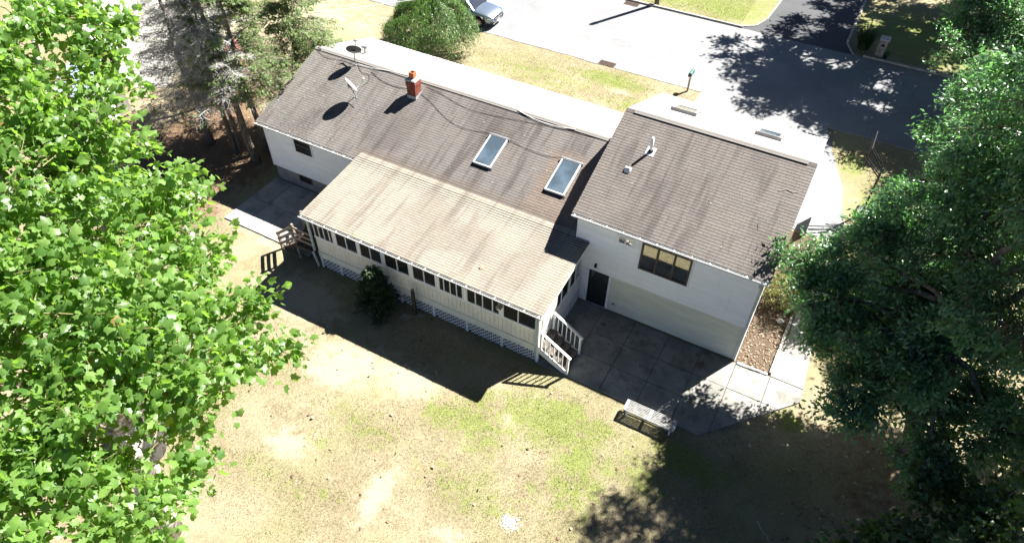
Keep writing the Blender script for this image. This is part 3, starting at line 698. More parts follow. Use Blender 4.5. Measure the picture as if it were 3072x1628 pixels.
# ---- chimney
ch = MB().box(-17.36, -16.92, 3.64, 4.08, 4.2, 5.36).build('chimney', 'mortar', house)
bricks = {}
def brick(parent, c, sx, sy, sz):
    key = (round(sx, 3), round(sy, 3))
    if key not in bricks:
        b = MB().box(-sx/2, sx/2, -sy/2, sy/2, -sz/2, sz/2).build('brick', 'brick', None); bricks[key] = b.data
        COL.objects.unlink(b); bpy.data.objects.remove(b)
    o = bpy.data.objects.new('brick', bricks[key]); COL.objects.link(o); o.parent = parent
    o.location = Vector(c)+Vector([random.uniform(-.002, .002) for _ in range(3)])-W0(parent)
for j in range(13):
    z = 4.42+j*.0745; e = .028 if j in (10, 11) else (.014 if j == 9 else 0)
    x0, x1, y0, y1 = -17.36-.012-e, -16.92+.012+e, 3.64-.012-e, 4.08+.012+e
    nb = 2; off = (j % 2)
    for side in range(4):
        a0, a1 = ((x0, x1) if side < 2 else (y0, y1)); L = a1-a0
        cuts = [0, L/2, L] if off == (side >= 2) else [0, L*.25, L*.75, L]
        for p, q in zip(cuts, cuts[1:]):
            c, w = a0+(p+q)/2, q-p-.012
            d = .05
            if side == 0: brick(ch, (c, y0+d/2, z), w, d, .062)
            elif side == 1: brick(ch, (c, y1-d/2, z), w, d, .062)
            elif side == 2 and q-p > .0: brick(ch, (x0+d/2-.003, c, z), d, w, .0615)
            else: brick(ch, (x1-d/2+.003, c, z), d, w, .0615)
capm = MB().add([(-17.42, 3.58, 5.36), (-16.86, 3.58, 5.36), (-16.86, 4.14, 5.36), (-17.42, 4.14, 5.36), (-17.40, 3.60, 5.42), (-16.88, 3.60, 5.42), (-16.88, 4.12, 5.42), (-17.40, 4.12, 5.42), (-17.3, 3.72, 5.46), (-16.98, 3.72, 5.46), (-16.98, 4.0, 5.46), (-17.3, 4.0, 5.46)],
    [(3, 2, 1, 0), (0, 1, 5, 4), (1, 2, 6, 5), (2, 3, 7, 6), (3, 0, 4, 7), (4, 5, 9, 8), (5, 6, 10, 9), (6, 7, 11, 10), (7, 4, 8, 11), (8, 9, 10, 11)]).build('chimney_cap', 'stone', ch)
fl = MB()
for (a, b, c, d) in ((-17.27, -17.01, 3.74, 3.775), (-17.27, -17.01, 3.945, 3.98), (-17.27, -17.235, 3.775, 3.945), (-17.045, -17.01, 3.775, 3.945)): fl.box(a, b, c, d, 5.44, 5.72)
fo = fl.build('flue', 'terracotta', ch)
MB().box(-17.235, -17.045, 3.775, 3.945, 5.44, 5.5).build('flue_throat', 'soot', ch)
def rz_(y): return RB[1]+sr*(y-RB[0])
MB().add([(-17.385, 3.615, rz_(3.6)-.05), (-16.895, 3.615, rz_(3.6)-.05), (-16.895, 4.105, rz_(4.1)-.05), (-17.385, 4.105, rz_(4.1)-.05), (-17.385, 3.615, rz_(3.6)+.17), (-16.895, 3.615, rz_(3.6)+.17), (-16.895, 4.105, rz_(4.1)+.12), (-17.385, 4.105, rz_(4.1)+.12)],
    [(0, 1, 5, 4), (1, 2, 6, 5), (2, 3, 7, 6), (3, 0, 4, 7)]).build('flashing', 'lead', ch)

# ---- roof vents
def wz(y): return WB[1]+sw*(y-WB[0])
NW = Vector((0, -sw, 1)).normalized(); SWv = slope(*WB, *WR).normalized()
pb_ = Vector((-5.63, 3.22, wz(3.22)))
F5 = frame(pb_, (1, 0, 0), SWv, NW)
vp = MB().tube([pb_-Vector((0, 0, .05)), pb_+Vector((0, 0, .64))], .058, 14).build('vent_pipe', 'pvc', house, True)
MB().fbox(F5, -.17, .17, -.2, .2, .012, .024).build('flashing', 'dish_white', vp)
MB().tube([pb_+Vector((0, 0, -.02)), pb_+Vector((0, 0, .07)), pb_+Vector((0, 0, .1))], [.11, .095, .062], 14).build('collar', 'black', vp)
F6 = frame((-6.11, 2.18, wz(2.18)), (1, 0, 0), SWv, NW)
bv = MB().fbox(F6, -.12, .12, -.02, .16, .01, .07).build('bath_vent', 'dish_white', house)
MB().add([F6(-.1, -.1, .02), F6(.1, -.1, .02), F6(.1, .06, .13), F6(-.1, .06, .13), F6(.1, .14, .02), F6(-.1, .14, .02)], [(0, 1, 2, 3), (3, 2, 4, 5), (1, 4, 2), (0, 3, 5)]).build('hood', 'dish_white', bv)
MB().fbox(F6, -.085, .085, -.14, -.09, .012, .02).build('grille', 'black', bv)
MB().tube([(-21.6, 6.0, RR[1]-sr*1.28), (-21.6, 6.0, RR[1]-sr*1.28+.3)], .05, 10).tube([(-21.75, 6.0, RR[1]-sr*1.28+.3), (-21.45, 6.0, RR[1]-sr*1.28+.33)], .06, 8).build('vent_pipe', 'metal', house)

# ---- enclosed porch
YW = -3.7; FP = frame((0, YW, 0), (1, 0, 0), (0, 0, 1), (0, -1, 0)); XS = -6.72
FS = frame((XS, 0, 0), (0, 1, 0), (0, 0, 1), (1, 0, 0))
core = MB().box(-17.3, XS, YW, -.06, .62, 2.88).build('porch_wall', 'cream', house)
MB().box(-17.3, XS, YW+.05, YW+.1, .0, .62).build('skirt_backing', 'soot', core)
nb = 56; bw = (XS+17.3)/nb
for i in range(nb):
    x = -17.3+i*bw
    MB().fbox(FP, x+.006, x+bw-.006, .92, 1.78, 0, .018).build('board', 'cream', core)
MB().fbox(FP, -17.32, XS+.02, .6, .93, 0, .035).build('band_board', 'cream', core)
MB().fbox(FP, -17.32, XS+.02, .915, .955, .0, .055).build('ledge', 'cream', core)
MB().fbox(FP, -17.32, XS+.02, 1.775, 1.83, 0, .05).build('sill', 'white', core)
MB().fbox(FP, -17.32, XS+.02, 2.6, 2.9, 0, .03).build('frieze_board', 'cream', core)
MB().box(PX0+.05, PX1-.05, -3.98, YW-.03, 2.86, 2.88).build('soffit', 'white', core)
bays = [(-17.26, -16.25, (-17.0, -16.73, -16.45)), (-16.11, -15.0, (-15.57,)), (-14.88, -13.78, (-14.35,)), (-13.65, -12.45, (-13.04,)), (-12.3, -11.2, (-11.76,)), (-11.07, -9.97, (-10.84, -10.55, -10.26)), (-9.81, -8.36, (-9.42, -9.1, -8.67)), (-8.22, -6.8, (-7.57,))]
for (a, b, c) in bays: win(FP, a, b, 1.83, 2.6, 'white', 'screen', cols=c, fw=.035, depth=.045)
for x in (-16.18, -14.94, -13.715, -12.375, -11.135, -9.89, -8.29): MB().fbox(FP, x-.06, x+.06, 1.83, 2.6, 0, .035).build('mullion_board', 'white', core)
# lattice skirt panels
posts = [-17.25, -16.2, -14.62, -13.04, -11.46, -9.88, -8.28, -6.72]
for a, b in zip(posts, posts[1:]):
    m = MB(); z0, z1 = .02, .6; st = .19; w = .017
    for s, n in ((1, .006), (-1, .016)):
        k = int((b-a+z1-z0)/st)+2
        for i in range(-1, k):
            x = a+i*st-(z1-z0 if s > 0 else 0)
            p, q = (x, z0), (x+(z1-z0), z1)
            if s < 0: p, q = (x, z1), (x+(z1-z0), z0)
            t0 = max(0, (a-p[0])/(q[0]-p[0])); t1 = min(1, (b-p[0])/(q[0]-p[0]))
            if t1-t0 < .03: continue
            P = (p[0]+t0*(q[0]-p[0]), p[1]+t0*(q[1]-p[1])); Qq = (p[0]+t1*(q[0]-p[0]), p[1]+t1*(q[1]-p[1]))
            m.bar(FP(*P, n), FP(*Qq, n), .04, .007, up=(0, -1, 0))
    o = m.build('lattice_panel', 'rail', core); o['kind'] = 'stuff'
for x in posts: MB().fbox(FP, x-.05, x+.05, -.02, .61, -.02, .03).build('skirt_post', 'rail', core)
# right end wall of the porch
MB().fbox(FS, -3.74, -3.6, .0, 2.87, -.03, .04).build('corner_post', 'white', core)
pd = MB().fbox(FS, -3.3, -2.42, .98, 2.72, .0, .03).build('porch_door', 'white', house)
MB().fbox(FS, -3.2, -2.52, 1.15, 2.6, .03, .036).build('panel', 'dish_white', pd)
MB().tube([FS(-3.22, 1.8, .03), FS(-3.22, 1.8, .08)], .025, 8).build('handle', 'metal', pd)
MB().fbox(FS, -3.4, -3.3, .95, 2.8, 0, .045).fbox(FS, -2.42, -2.33, .95, 2.8, 0, .045).fbox(FS, -3.3, -2.42, 2.72, 2.8, 0, .04).build('door_frame', 'white', pd)
win(FS, -2.3, -1.15, 1.6, 2.62, 'white', 'screen', cols=(-1.85,), fw=.04, depth=.045)
win(FS, -1.1, -.05, 1.6, 2.62, 'white', 'screen', cols=(-.6,), fw=.04, depth=.045)
for i in range(13):
    y = -2.32+i*.174; MB().fbox(FS, y+.003, y+.171, .62, 1.56, 0, .016).build('board', 'rail', core)
for i in range(5): MB().fbox(FS, -2.35, -.08, .06+i*.11, .15+i*.11, .0, .03+.012*(i % 2)).build('skirt_board', 'rail', core)
MB().fbox(FS, -2.32, -.06, 1.56, 1.6, 0, .05).build('sill', 'white', core)
rk = [(PX1+.004, y, PLOW[1]+sp_*(y-PLOW[0])) for y in (-4.0, -.02)]
MB().add([rk[0], rk[1], (rk[1][0], rk[1][1], rk[1][2]-.17), (rk[0][0], rk[0][1], rk[0][2]-.17), (PX1-.02, -4, rk[0][2]), (PX1-.02, -.02, rk[1][2]), (PX1-.02, -.02, rk[1][2]-.17), (PX1-.02, -4, rk[0][2]-.17)],
    [(0, 1, 2, 3), (0, 3, 7, 4), (3, 2, 6, 7), (0, 4, 5, 1), (1, 5, 6, 2)]).build('rake_board', 'white', house)

# ================================================================ THINGS ON THE HOUSE
def dish(base, center, nrm, rx, ry, mat, label, arm=True):
    t = thing('satellite_dish', base, label, 'satellite dish')
    nrm = Vector(nrm).normalized(); c = Vector(center)
    up = (Vector((0, 0, 1))-nrm*nrm.z).normalized(); rt = up.cross(nrm)
    V = [c-nrm*.07]; n = 28
    for ring in (.35, .7, 1.0):
        for j in range(n):
            a = 2*math.pi*j/n; V.append(c-nrm*.07*(1-ring**2)+ring*(rx*math.cos(a)*rt+ry*math.sin(a)*up))
    Fc = [(0, 1+j, 1+(j+1) % n) for j in range(n)]+[(1+r*n+j, 1+(r+1)*n+j, 1+(r+1)*n+(j+1) % n, 1+r*n+(j+1) % n) for r in (0, 1) for j in range(n)]
    m = MB().add(V, Fc); b = len(m.v)
    m.add([Vector(v)-nrm*.012 for v in V], [f[::-1] for f in Fc]); o0 = 1+2*n
    m.f += [(o0+j, o0+(j+1) % n, b+o0+(j+1) % n, b+o0+j) for j in range(n)]; m.mi += [0]*n
    m.build('reflector', mat, t, True)
    bc = c-nrm*.14
    MB().tube([base, Vector(base)+Vector((0, 0, .05)), bc-up*.12, bc], [.025, .025, .025, .03], 8).build('mast', 'metal', t)
    MB().bar(bc-rt*.09, bc+rt*.09, .12, .1).build('bracket', 'metal', t)
    MB().box(base[0]-.1, base[0]+.1, base[1]-.07, base[1]+.07, base[2]-.03, base[2]+.012).build('foot', 'metal', t)
    e = c-up*ry*.98; h = c-up*ry*.55+nrm*.62
    MB().bar(e-nrm*.03, h, .035, .04).build('feed_arm', mat, t)
    for k in (-1, 0, 1): MB().tube([h+rt*k*.06-nrm*.03, h+rt*k*.06+nrm*.03-nrm*.1], .035, 8).build('feed_horn', mat, t)
    return t
dish((-20.95, 4.45, rz_(4.45)), (-20.95, 4.5, 5.5), (-.42, .75, .5), .37, .33, 'dish_grey', 'dark satellite dish on the ridge, seen from behind')
dish((-19.75, 2.8, rz_(2.8)), (-19.72, 2.62, 4.98), (.46, .66, .54), .36, .38, 'dish_white', 'white satellite dish seen edge on, below the ridge one')
MB_ = MB().bar((-19.75, 2.75, rz_(2.75)+.35), (-19.38, 2.2, rz_(2.2)), .018).build('brace', 'metal', bpy.data.objects['satellite_dish.001'])
def cable(pts, label, mat='cable', r=.008, n=8):
    P = [Vector(p) for p in pts]; out = []
    for i in range(len(P)-1):
        p0, p1, p2, p3 = P[max(i-1, 0)], P[i], P[i+1], P[min(i+2, len(P)-1)]
        for k in range(n):
            t = k/n; out.append(.5*((2*p1)+(p2-p0)*t+(2*p0-5*p1+4*p2-p3)*t*t+(3*p1-p0-3*p2+p3)*t**3))
    out.append(P[-1])
    return tag(MB().tube(out, r, 5).build('cable', mat, None, True), label, 'cable')
def onr(x, y, h=.03): return (x, y, rz_(y)+h)
cable([onr(-16.9, 4.0), onr(-16.2, 3.75), onr(-15.0, 3.2), onr(-14.0, 3.0), onr(-12.9, 3.15), onr(-12.3, 3.2), onr(-11.7, 3.14), onr(-10.8, 3.02), onr(-9.9, 3.0), onr(-9.2, 3.2)], 'black cable sagging from the chimney past both skylights')
cable([onr(-16.85, 4.45), onr(-15.9, 4.3), onr(-14.5, 4.02), onr(-13.0, 4.08), onr(-11.0, 4.35), onr(-9.5, 4.5), onr(-7.6, 4.62)], 'thin black cable from the chimney along the ridge to the wing')
cable([onr(-23.4, 4.55), onr(-22.6, 4.3), onr(-21.7, 4.42), onr(-21.1, 4.4)], 'black cable running from the roof corner to the dark dish')
cable([onr(-20.8, 4.45), onr(-20.3, 4.1), onr(-19.9, 4.1), onr(-19.7, 3.75), onr(-19.8, 3.4), onr(-19.75, 2.95)], 'black cable looping between the two dishes')
cable([onr(-20.8, 4.45, .06), onr(-20.0, 4.5, .05), onr(-19.0, 4.62, .05), onr(-18, 4.68, .06)], 'white cable leaving the dark dish along the ridge', 'cable_white', .014)
cable([onr(-19.9, 4.3), onr(-19.0, 4.0), onr(-18.2, 3.95), onr(-17.6, 4.05)], 'black cable running from the dark dish towards the chimney', r=.01)
cable([onr(-12.2, 4.66, .07), onr(-11.2, 4.5, .05), onr(-10.2, 4.5, .05), onr(-9.4, 4.62, .07)], 'white cable drooping below the ridge above the skylights', 'cable_white', .016)
for pts, lab in (([onr(-19.2, 3.9), onr(-18.2, 3.9)], None),): pass
def twig(p, label, mat='deadtwig'):
    tag(MB().tube([Vector(q) for q in p], [.009]*(len(p)-1)+[.004], 5).build('twig', mat), label, 'twig')
def onw(x, y, h=.03): return (x, y, wz(y)+h)
twig([onw(-.75, 3.25), onw(-.5, 3.4), onw(-.25, 3.35), onw(-.05, 3.48)], 'forked pale twig lying near the wing ridge end')
twig([onw(-.95, 1.85, .06), onw(-.85, 1.6, .05)], 'short dark stick lying on the wing roof by the tree', 'darkwood')
# bird house under the porch eave
bh = thing('bird_house', (-8.3, -3.86, 2.42), 'little pale bird house hanging under the porch gutter', 'bird house')
MB().box(-8.37, -8.23, -3.93, -3.81, 2.34, 2.5).build('box', 'cream', bh)
MB().add([(-8.42, -3.97, 2.47), (-8.18, -3.97, 2.47), (-8.18, -3.77, 2.47), (-8.42, -3.77, 2.47), (-8.3, -3.97, 2.6), (-8.3, -3.77, 2.6)], [(0, 1, 2, 3), (0, 4, 5, 3), (1, 2, 5, 4), (0, 1, 4), (3, 5, 2)]).build('roof', 'greywood', bh)
MB().disc((-8.3, -3.932, 2.44), (0, -1, 0), .028, 12).build('entrance', 'black', bh)
MB().tube([(-8.3, -3.87, 2.59), (-8.3, -3.87, 2.88)], .006, 5).build('hanger', 'metal', bh)

# ---- right hand steps
st = thing('porch_steps', (-6.0, -3.2, 0), 'white railed wooden steps at the porch door above the patio', 'steps')
for i in range(4):
    x = -6.68+i*.3; z = .93-i*.21
    for k in range(2): MB().box(x+k*.155, x+k*.155+.148, -3.66, -2.66, z-.04, z).build('tread', 'tread', st)
    MB().box(x+.29, x+.305, -3.66, -2.66, z-.22, z-.04).build('riser', 'tread', st)
for y in (-3.72, -2.62):
    lab = 'near' if y < -3 else 'far'
    MB().add([(-6.68, y-.02, .98), (-6.68, y-.02, .62), (-5.55, y-.02, .0), (-5.38, y-.02, .0), (-5.38, y-.02, .16), (-6.68, y+.02, .98), (-6.68, y+.02, .62), (-5.55, y+.02, 0), (-5.38, y+.02, .0), (-5.38, y+.02, .16)],
        [(0, 1, 2, 3, 4), (9, 8, 7, 6, 5), (0, 5, 6, 1), (1, 6, 7, 2), (2, 7, 8, 3), (3, 8, 9, 4), (4, 9, 5, 0)]).build('stringer', 'rail', st)
    MB().bar((-6.62, y, 1.86), (-5.33, y, 1.04), .1, .045).build('handrail', 'rail', st)
    MB().bar((-6.58, y, .9), (-6.58, y, 1.83), .08).build('newel_post', 'rail', st)
    MB().bar((-5.43, y, 0), (-5.43, y, 1.08), .085).build('newel_post', 'rail', st)
    for k in range(5):
        x = -6.4+k*.185
        MB().bar((x, y, .98-(x+6.68)*.62+.0), (x, y, 1.84-(x+6.62)*.636), .036).build('baluster', 'rail', st)
# ---- left hand landing and steps
sd = thing('side_landing', (-18.3, -3.0, 0), 'weathered grey wooden landing and stair at the left porch end', 'steps')
for i in range(8): MB().box(-18.52, -17.34, -3.78+i*.2, -3.78+i*.2+.19, .86, .9).build('plank', 'darkwood', sd)
MB().box(-18.54, -17.34, -3.84, -3.80, .7, .885).build('rim_joist', 'darkwood', sd)
for (x, y, h) in ((-18.5, -3.76, 1.98), (-18.5, -2.2, 2.0), (-19.6, -3.72, 1.05), (-19.6, -2.2, 1.05), (-17.42, -2.2, 1.9)): MB().bar((x, y, -.05), (x, y, h), .095).build('post', 'greywood', sd)
for y in (-3.76, -2.2):
    for k in range(3):
        z = 1.85-k*.3
        MB().bar((-18.5, y-.055, z), (-19.6, y-.055, z-.9), .03, .13).build('rail_board', 'greywood', sd)
        MB().bar((-18.5, y-.055, z), (-17.4, y-.055, z), .03, .12).build('rail_board', 'greywood', sd)
for i in range(3): MB().box(-18.82-i*.29, -18.54-i*.29, -3.68, -2.26, .63-i*.22, .67-i*.22).build('tread', 'darkwood', sd)
for y in (-3.7, -2.25): MB().bar((-18.5, y, .75), (-19.5, y, .0), .04, .2).build('stringer', 'darkwood', sd)

# ================================================================ YARD THINGS
be = thing('bench', (-1.94, -4.1, 0), 'long white slatted backless bench at the patio edge', 'bench')
bx0, bx1, by0, by1, bz = -2.88, -1.0, -4.34, -3.88, .43
for i in range(7):
    y = by0+.01+i*(by1-by0-.02)/7
    MB().box(bx0, bx1, y, y+.032, bz-.03, bz+random.uniform(-.002, .002)).build('slat', 'benchwood', be)
for x in (bx0+.03, (bx0+bx1)/2, bx1-.03): MB().box(x-.045, x+.045, by0+.004, by1-.004, bz-.055, bz+.005).build('cross_plate', 'metal', be)
for x in (bx0+.12, bx1-.12):
    for y in (by0+.05, by1-.05): MB().bar((x, y, 0), (x, y, bz-.03), .05).build('leg', 'rail', be)
    MB().bar((x, by0+.05, .12), (x, by1-.05, .12), .04).build('stretcher', 'rail', be)
MB().box(bx0+.01, bx1-.01, by0-.02, by0-.0005, bz-.09, bz-.01).build('apron', 'benchwood', be)
MB().box(bx0+.01, bx1-.01, by1+.0005, by1+.02, bz-.09, bz-.01).build('apron', 'benchwood', be)

po = thing('timber_post', (-12.2, -4.0, 0), 'short rotting brown timber post standing against the porch', 'post')
MB().add([(-12.28, -4.06, -.02), (-12.14, -4.06, -.02), (-12.14, -3.94, -.02), (-12.28, -3.94, -.02), (-12.26, -4.05, 1.42), (-12.15, -4.05, 1.38), (-12.15, -3.95, 1.45), (-12.26, -3.95, 1.47)],
    [(3, 2, 1, 0), (4, 5, 6, 7), (0, 1, 5, 4), (1, 2, 6, 5), (2, 3, 7, 6), (3, 0, 4, 7)]).build('shaft', 'darkwood', po)
MB().bar((-12.21, -4.0, 1.4), (-12.21, -4.0, 1.5), .06).build('broken_tip', 'greywood', po)
for (x, y, a, lab) in ((-12.45, -4.35, .3, 'flat grey stepping stone in the porch shade by the spruce'), (-11.95, -3.98, .2, 'small grey stepping stone at the foot of the timber post')):
    s = .22 if a == .3 else .14
    tag(MB().prism([(x-s, y-s*.6), (x+s*.7, y-s*.7), (x+s, y+s*.5), (x-s*.6, y+s*.7)], -.02, .035).build('stepping_stone', 'foundation'), lab, 'stone', 'stepping stones')

# planting bed
bed = struct('planting_bed', MB().prism(wavy([(.02, .0), (1.3, .02), (1.36, 3.1), (1.3, 8.8), (.02, 8.8)], .3, .02), -.05, .018), 'mulch', label='mulched bed between the wing and the walk')
k = 0
for (a, b, n) in (((.12, -.02), (1.32, .02), 5), ((1.38, .15), (1.45, 3.4), 12)):
    for i in range(n):
        t0, t1 = i/n, (i+.9)/n
        p = Vector((a[0]+(b[0]-a[0])*t0, a[1]+(b[1]-a[1])*t0+random.uniform(-.02, .02), .05)); q = Vector((a[0]+(b[0]-a[0])*t1, a[1]+(b[1]-a[1])*t1, .05))
        tag(MB().bar(p, q, .11+random.uniform(-.02, .02), .1+random.uniform(-.02, .03)).build('edging_stone', 'stone'), 'pale edging block in the row along the planting bed', 'stone', 'edging blocks along the planting bed')
def rock(c, r, label, mat='stone', name='rock', sq=.6):
    V = []; Fc = []
    n, m_ = 9, 5
    for i in range(m_+1):
        for j in range(n):
            th, ph = math.pi*i/m_, 2*math.pi*j/n
            d = Vector((math.sin(th)*math.cos(ph), math.sin(th)*math.sin(ph), math.cos(th)*sq))
            V.append(Vector(c)+d*r*random.uniform(.82, 1.12))
    Fc = [(i*n+j, i*n+(j+1) % n, (i+1)*n+(j+1) % n, (i+1)*n+j) for i in range(m_) for j in range(n)]
    return tag(MB().add(V, Fc).build(name, mat), label, 'rock')
rock((1.08, 2.92, .08), .16, 'pale rounded rock beside the yellowing shrub')

# mailbox by the street
mbx = thing('mailbox', (-8.05, 18.1, 0), 'green mailbox on a brown post beside the street', 'mailbox')
MB().bar((-8.05, 18.1, 0), (-8.05, 18.1, 1.0), .1).build('post', 'greywood', mbx)
MB().box(-8.12, -7.98, 17.85, 18.4, .98, 1.03).build('shelf', 'dish_white', mbx)
pr = [(-.1, 0), (.1, 0), (.1, .13)]+[(.1*math.cos(a), .13+.1*math.sin(a)) for a in np.linspace(.3, math.pi-.3, 7)]+[(-.1, .13)]
def hull(y0, y1):
    n = len(pr); V = [(-8.05+a, y, 1.04+b) for y in (y0, y1) for a, b in pr]
    return MB().add(V, [tuple(range(n)), tuple(range(n, 2*n))[::-1]]+[(i, n+i, n+(i+1) % n, (i+1) % n) for i in range(n)])
hull(17.88, 18.42).build('box', 'greenbox', mbx)
hull(18.425, 18.45).build('door', 'black', mbx); hull(17.85, 17.875).build('back', 'black', mbx)
MB().box(-7.945, -7.935, 18.2, 18.23, 1.15, 1.36).build('flag', 'redlamp', mbx)
# stone mailbox pillar
smb = thing('mailbox_pillar', (1.15, 28.1, 0), 'grey stone mailbox pillar with arched opening across the street', 'mailbox')
MB().box(.92, 1.38, 27.9, 28.34, 0, 1.12).build('core', 'mortar', smb)
for j in range(7):
    z = .02+j*.155; cut = [0, .4, 1] if j % 2 else [0, .28, .66, 1]
    for a, b in zip(cut, cut[1:]):
        if 3 < j < 6 and a < .66 and b > .3: continue
        MB().box(.91+.48*a+.008, .91+.48*b-.008, 27.87+random.uniform(-.01, .01), 27.92, z+.006, z+.149).build('stone', 'pillarstone', smb)
        MB().box(.885, .925, 27.9+.44*a+.008, 27.9+.44*b-.008, z+.006, z+.149).build('stone', 'pillarstone', smb)
MB().add([(.86, 27.82, 1.12), (1.44, 27.82, 1.12), (1.44, 28.42, 1.12), (.86, 28.42, 1.12), (.88, 27.86, 1.2), (1.42, 27.86, 1.2), (1.36, 28.12, 1.34), (.94, 28.12, 1.34), (1.42, 28.4, 1.2), (.88, 28.4, 1.2)],
    [(3, 2, 1, 0), (0, 1, 5, 4), (4, 5, 6, 7), (6, 8, 9, 7), (1, 2, 8, 6, 5), (0, 4, 7, 9, 3), (2, 3, 9, 8)]).build('cap_stone', 'lead', smb)
MB().add([(1.15+.1*x, 27.862, .72+.1*z) for x, z in [(-1, 0), (1, 0), (1, 1)]+[(math.cos(a), 1+math.sin(a)) for a in np.linspace(.3, math.pi-.3, 7)]+[(-1, 1)]], [tuple(range(11))]).build('box_door', 'black', smb)
# utility pole
up_ = thing('utility_pole', (-13.67, 27.95, 0), 'brown wooden utility pole cut off by the top edge beside the kerb', 'pole')
MB().tube([(-13.67, 27.95, -.1), (-13.67, 27.95, 4), (-13.67, 27.95, 6.4)], [.17, .15, .13], 12).build('shaft', 'bark', up_, True)
MB().tube([(-13.67, 27.95, 5.9), (-13.67, 27.95, 6.3)], [.17, .16], 12).build('cap_band', 'metal', up_)
# drains
for (x, y, lab) in ((-13.4, 18.62, 'rusty storm drain grate by the dry front lawn'), (-15.2, 27.05, 'rusty storm drain grate below the far kerb')):
    g = thing('drain_grate', (x, y, 0), lab, 'drain')
    MB().box(x-.5, x+.5, y-.24, y+.24, -.02, .012).build('pit', 'soot', g)
    fr_ = MB().box(x-.52, x+.52, y-.26, y-.22, -.01, .022).box(x-.52, x+.52, y+.22, y+.26, -.01, .022).box(x-.52, x-.48, y-.22, y+.22, -.01, .022).box(x+.48, x+.52, y-.22, y+.22, -.01, .022).box(x-.02, x+.02, y-.22, y+.22, -.01, .022)
    fr_.build('frame', 'iron', g)
    for i in range(11):
        xx = x-.44+i*.088; MB().box(xx-.016, xx+.016, y-.22, y+.22, .0, .02).build('bar', 'iron', g)
struct('asphalt_patch', MB().prism(wavy([(-21.6, 22.4), (-20.9, 22.2), (-20.2, 22.6), (-20.3, 23.2), (-21.0, 23.4), (-21.7, 23.0)], .25, .06), -.01, .013), 'drive', label='grey repair patch in the street')
# basketball hoop
hp_ = thing('basketball_hoop', (2.85, 11.75, 0), 'dark basketball hoop on a pole beside the driveway lawn', 'basketball hoop')
MB().tube([(2.85, 11.75, 0), (2.8, 11.7, 2.7)], .05, 10).build('pole', 'black', hp_)
MB().box(1.99, 2.03, 10.95, 12.5, 2.85, 3.95).build('backboard', 'board', hp_)
for z0, z1 in ((2.65, 3.1), (2.2, 2.9)):
    for dy in (-.12, .12): MB().bar((2.83, 11.72+dy, z0), (2.05, 11.72+dy, z1+.4 if z0 > 2.5 else z1), .035, .05).build('arm', 'black', hp_)
MB().bar((2.85, 11.72, 2.62), (2.45, 11.72, 3.3), .04).build('arm', 'black', hp_)
rm = [(1.72+.23*math.cos(a), 11.72+.23*math.sin(a), 3.05) for a in np.linspace(0, 2*math.pi, 25)]
MB().tube(rm, .011, 6, False).build('rim', 'orange', hp_)
MB().box(1.93, 1.99, 11.6, 11.84, 2.98, 3.1).build('rim_bracket', 'orange', hp_)
MB().add([(2.55, 11.3, 0), (3.5, 11.3, 0), (3.5, 12.2, 0), (2.55, 12.2, 0), (2.65, 11.4, .18), (3.3, 11.4, .14), (3.3, 12.1, .14), (2.65, 12.1, .18)], [(0, 1, 5, 4), (1, 2, 6, 5), (2, 3, 7, 6), (3, 0, 4, 7), (4, 5, 6, 7)]).build('base', 'black', hp_)
# overhead wires
def wire(a, b, sag, label):
    a, b = Vector(a), Vector(b)
    P = [a+(b-a)*t-Vector((0, 0, sag*4*t*(1-t))) for t in np.linspace(0, 1, 25)]
    tag(MB().tube(P, .016, 5).build('overhead_wire', 'cable_white', None, True), label, 'wire', 'overhead wires')
wire((-9, 17.7, 8.6), (-32, 2.2, 5.2), .35, 'upper overhead wire crossing in front of the weeping tree')
wire((-8.6, 17.3, 8.2), (-32, 1.6, 4.9), .4, 'lower overhead wire crossing in front of the weeping tree')
# shed, bins at the neighbour's
sh = thing('shed', (-35.6, -.4, 0), 'small grey board shed with blue metal roof behind the conifers', 'shed')
MB().box(-37.2, -34.6, -1.6, .7, 0, 1.9).build('wall', 'shedwall', sh)
rfb = MB()
for i in range(22):
    x = -37.4+i*.136; zz = lambda y: 2.0+(y+1.8)*.22
    rfb.add([(x, -1.85, zz(-1.85)), (x+.068, -1.85, zz(-1.85)+.05), (x+.136, -1.85, zz(-1.85)), (x, .9, zz(.9)), (x+.068, .9, zz(.9)+.05), (x+.136, .9, zz(.9))], [(0, 1, 4, 3), (1, 2, 5, 4)])
rfb.build('roof', 'shedroof', sh)
MB().box(-34.59, -34.56, -.9, -.1, .05, 1.7).build('door', 'white', sh)
for (x, y, lab) in ((-38.1, 7.5, 'left one of two blue bins beyond the bare conifers'), (-37.2, 8.0, 'right one of two blue bins beyond the bare conifers')):
    b = thing('bin', (x, y, 0), lab, 'bin', 'blue bins')
    MB().add([(x-.22, y-.22, 0), (x+.22, y-.22, 0), (x+.22, y+.22, 0), (x-.22, y+.22, 0), (x-.28, y-.28, .8), (x+.28, y-.28, .8), (x+.28, y+.28, .8), (x-.28, y+.28, .8)], [(0, 1, 5, 4), (1, 2, 6, 5), (2, 3, 7, 6), (3, 0, 4, 7)]).build('body', 'blue', b)
    MB().add([(x-.3, y-.3, .8), (x+.3, y-.3, .8), (x+.3, y+.3, .8), (x-.3, y+.3, .8), (x-.22, y-.24, .87), (x+.22, y-.24, .87), (x+.22, y+.24, .9), (x-.22, y+.24, .9)], [(0, 1, 5, 4), (1, 2, 6, 5), (2, 3, 7, 6), (3, 0, 4, 7), (4, 5, 6, 7)]).build('lid', 'blue', b)

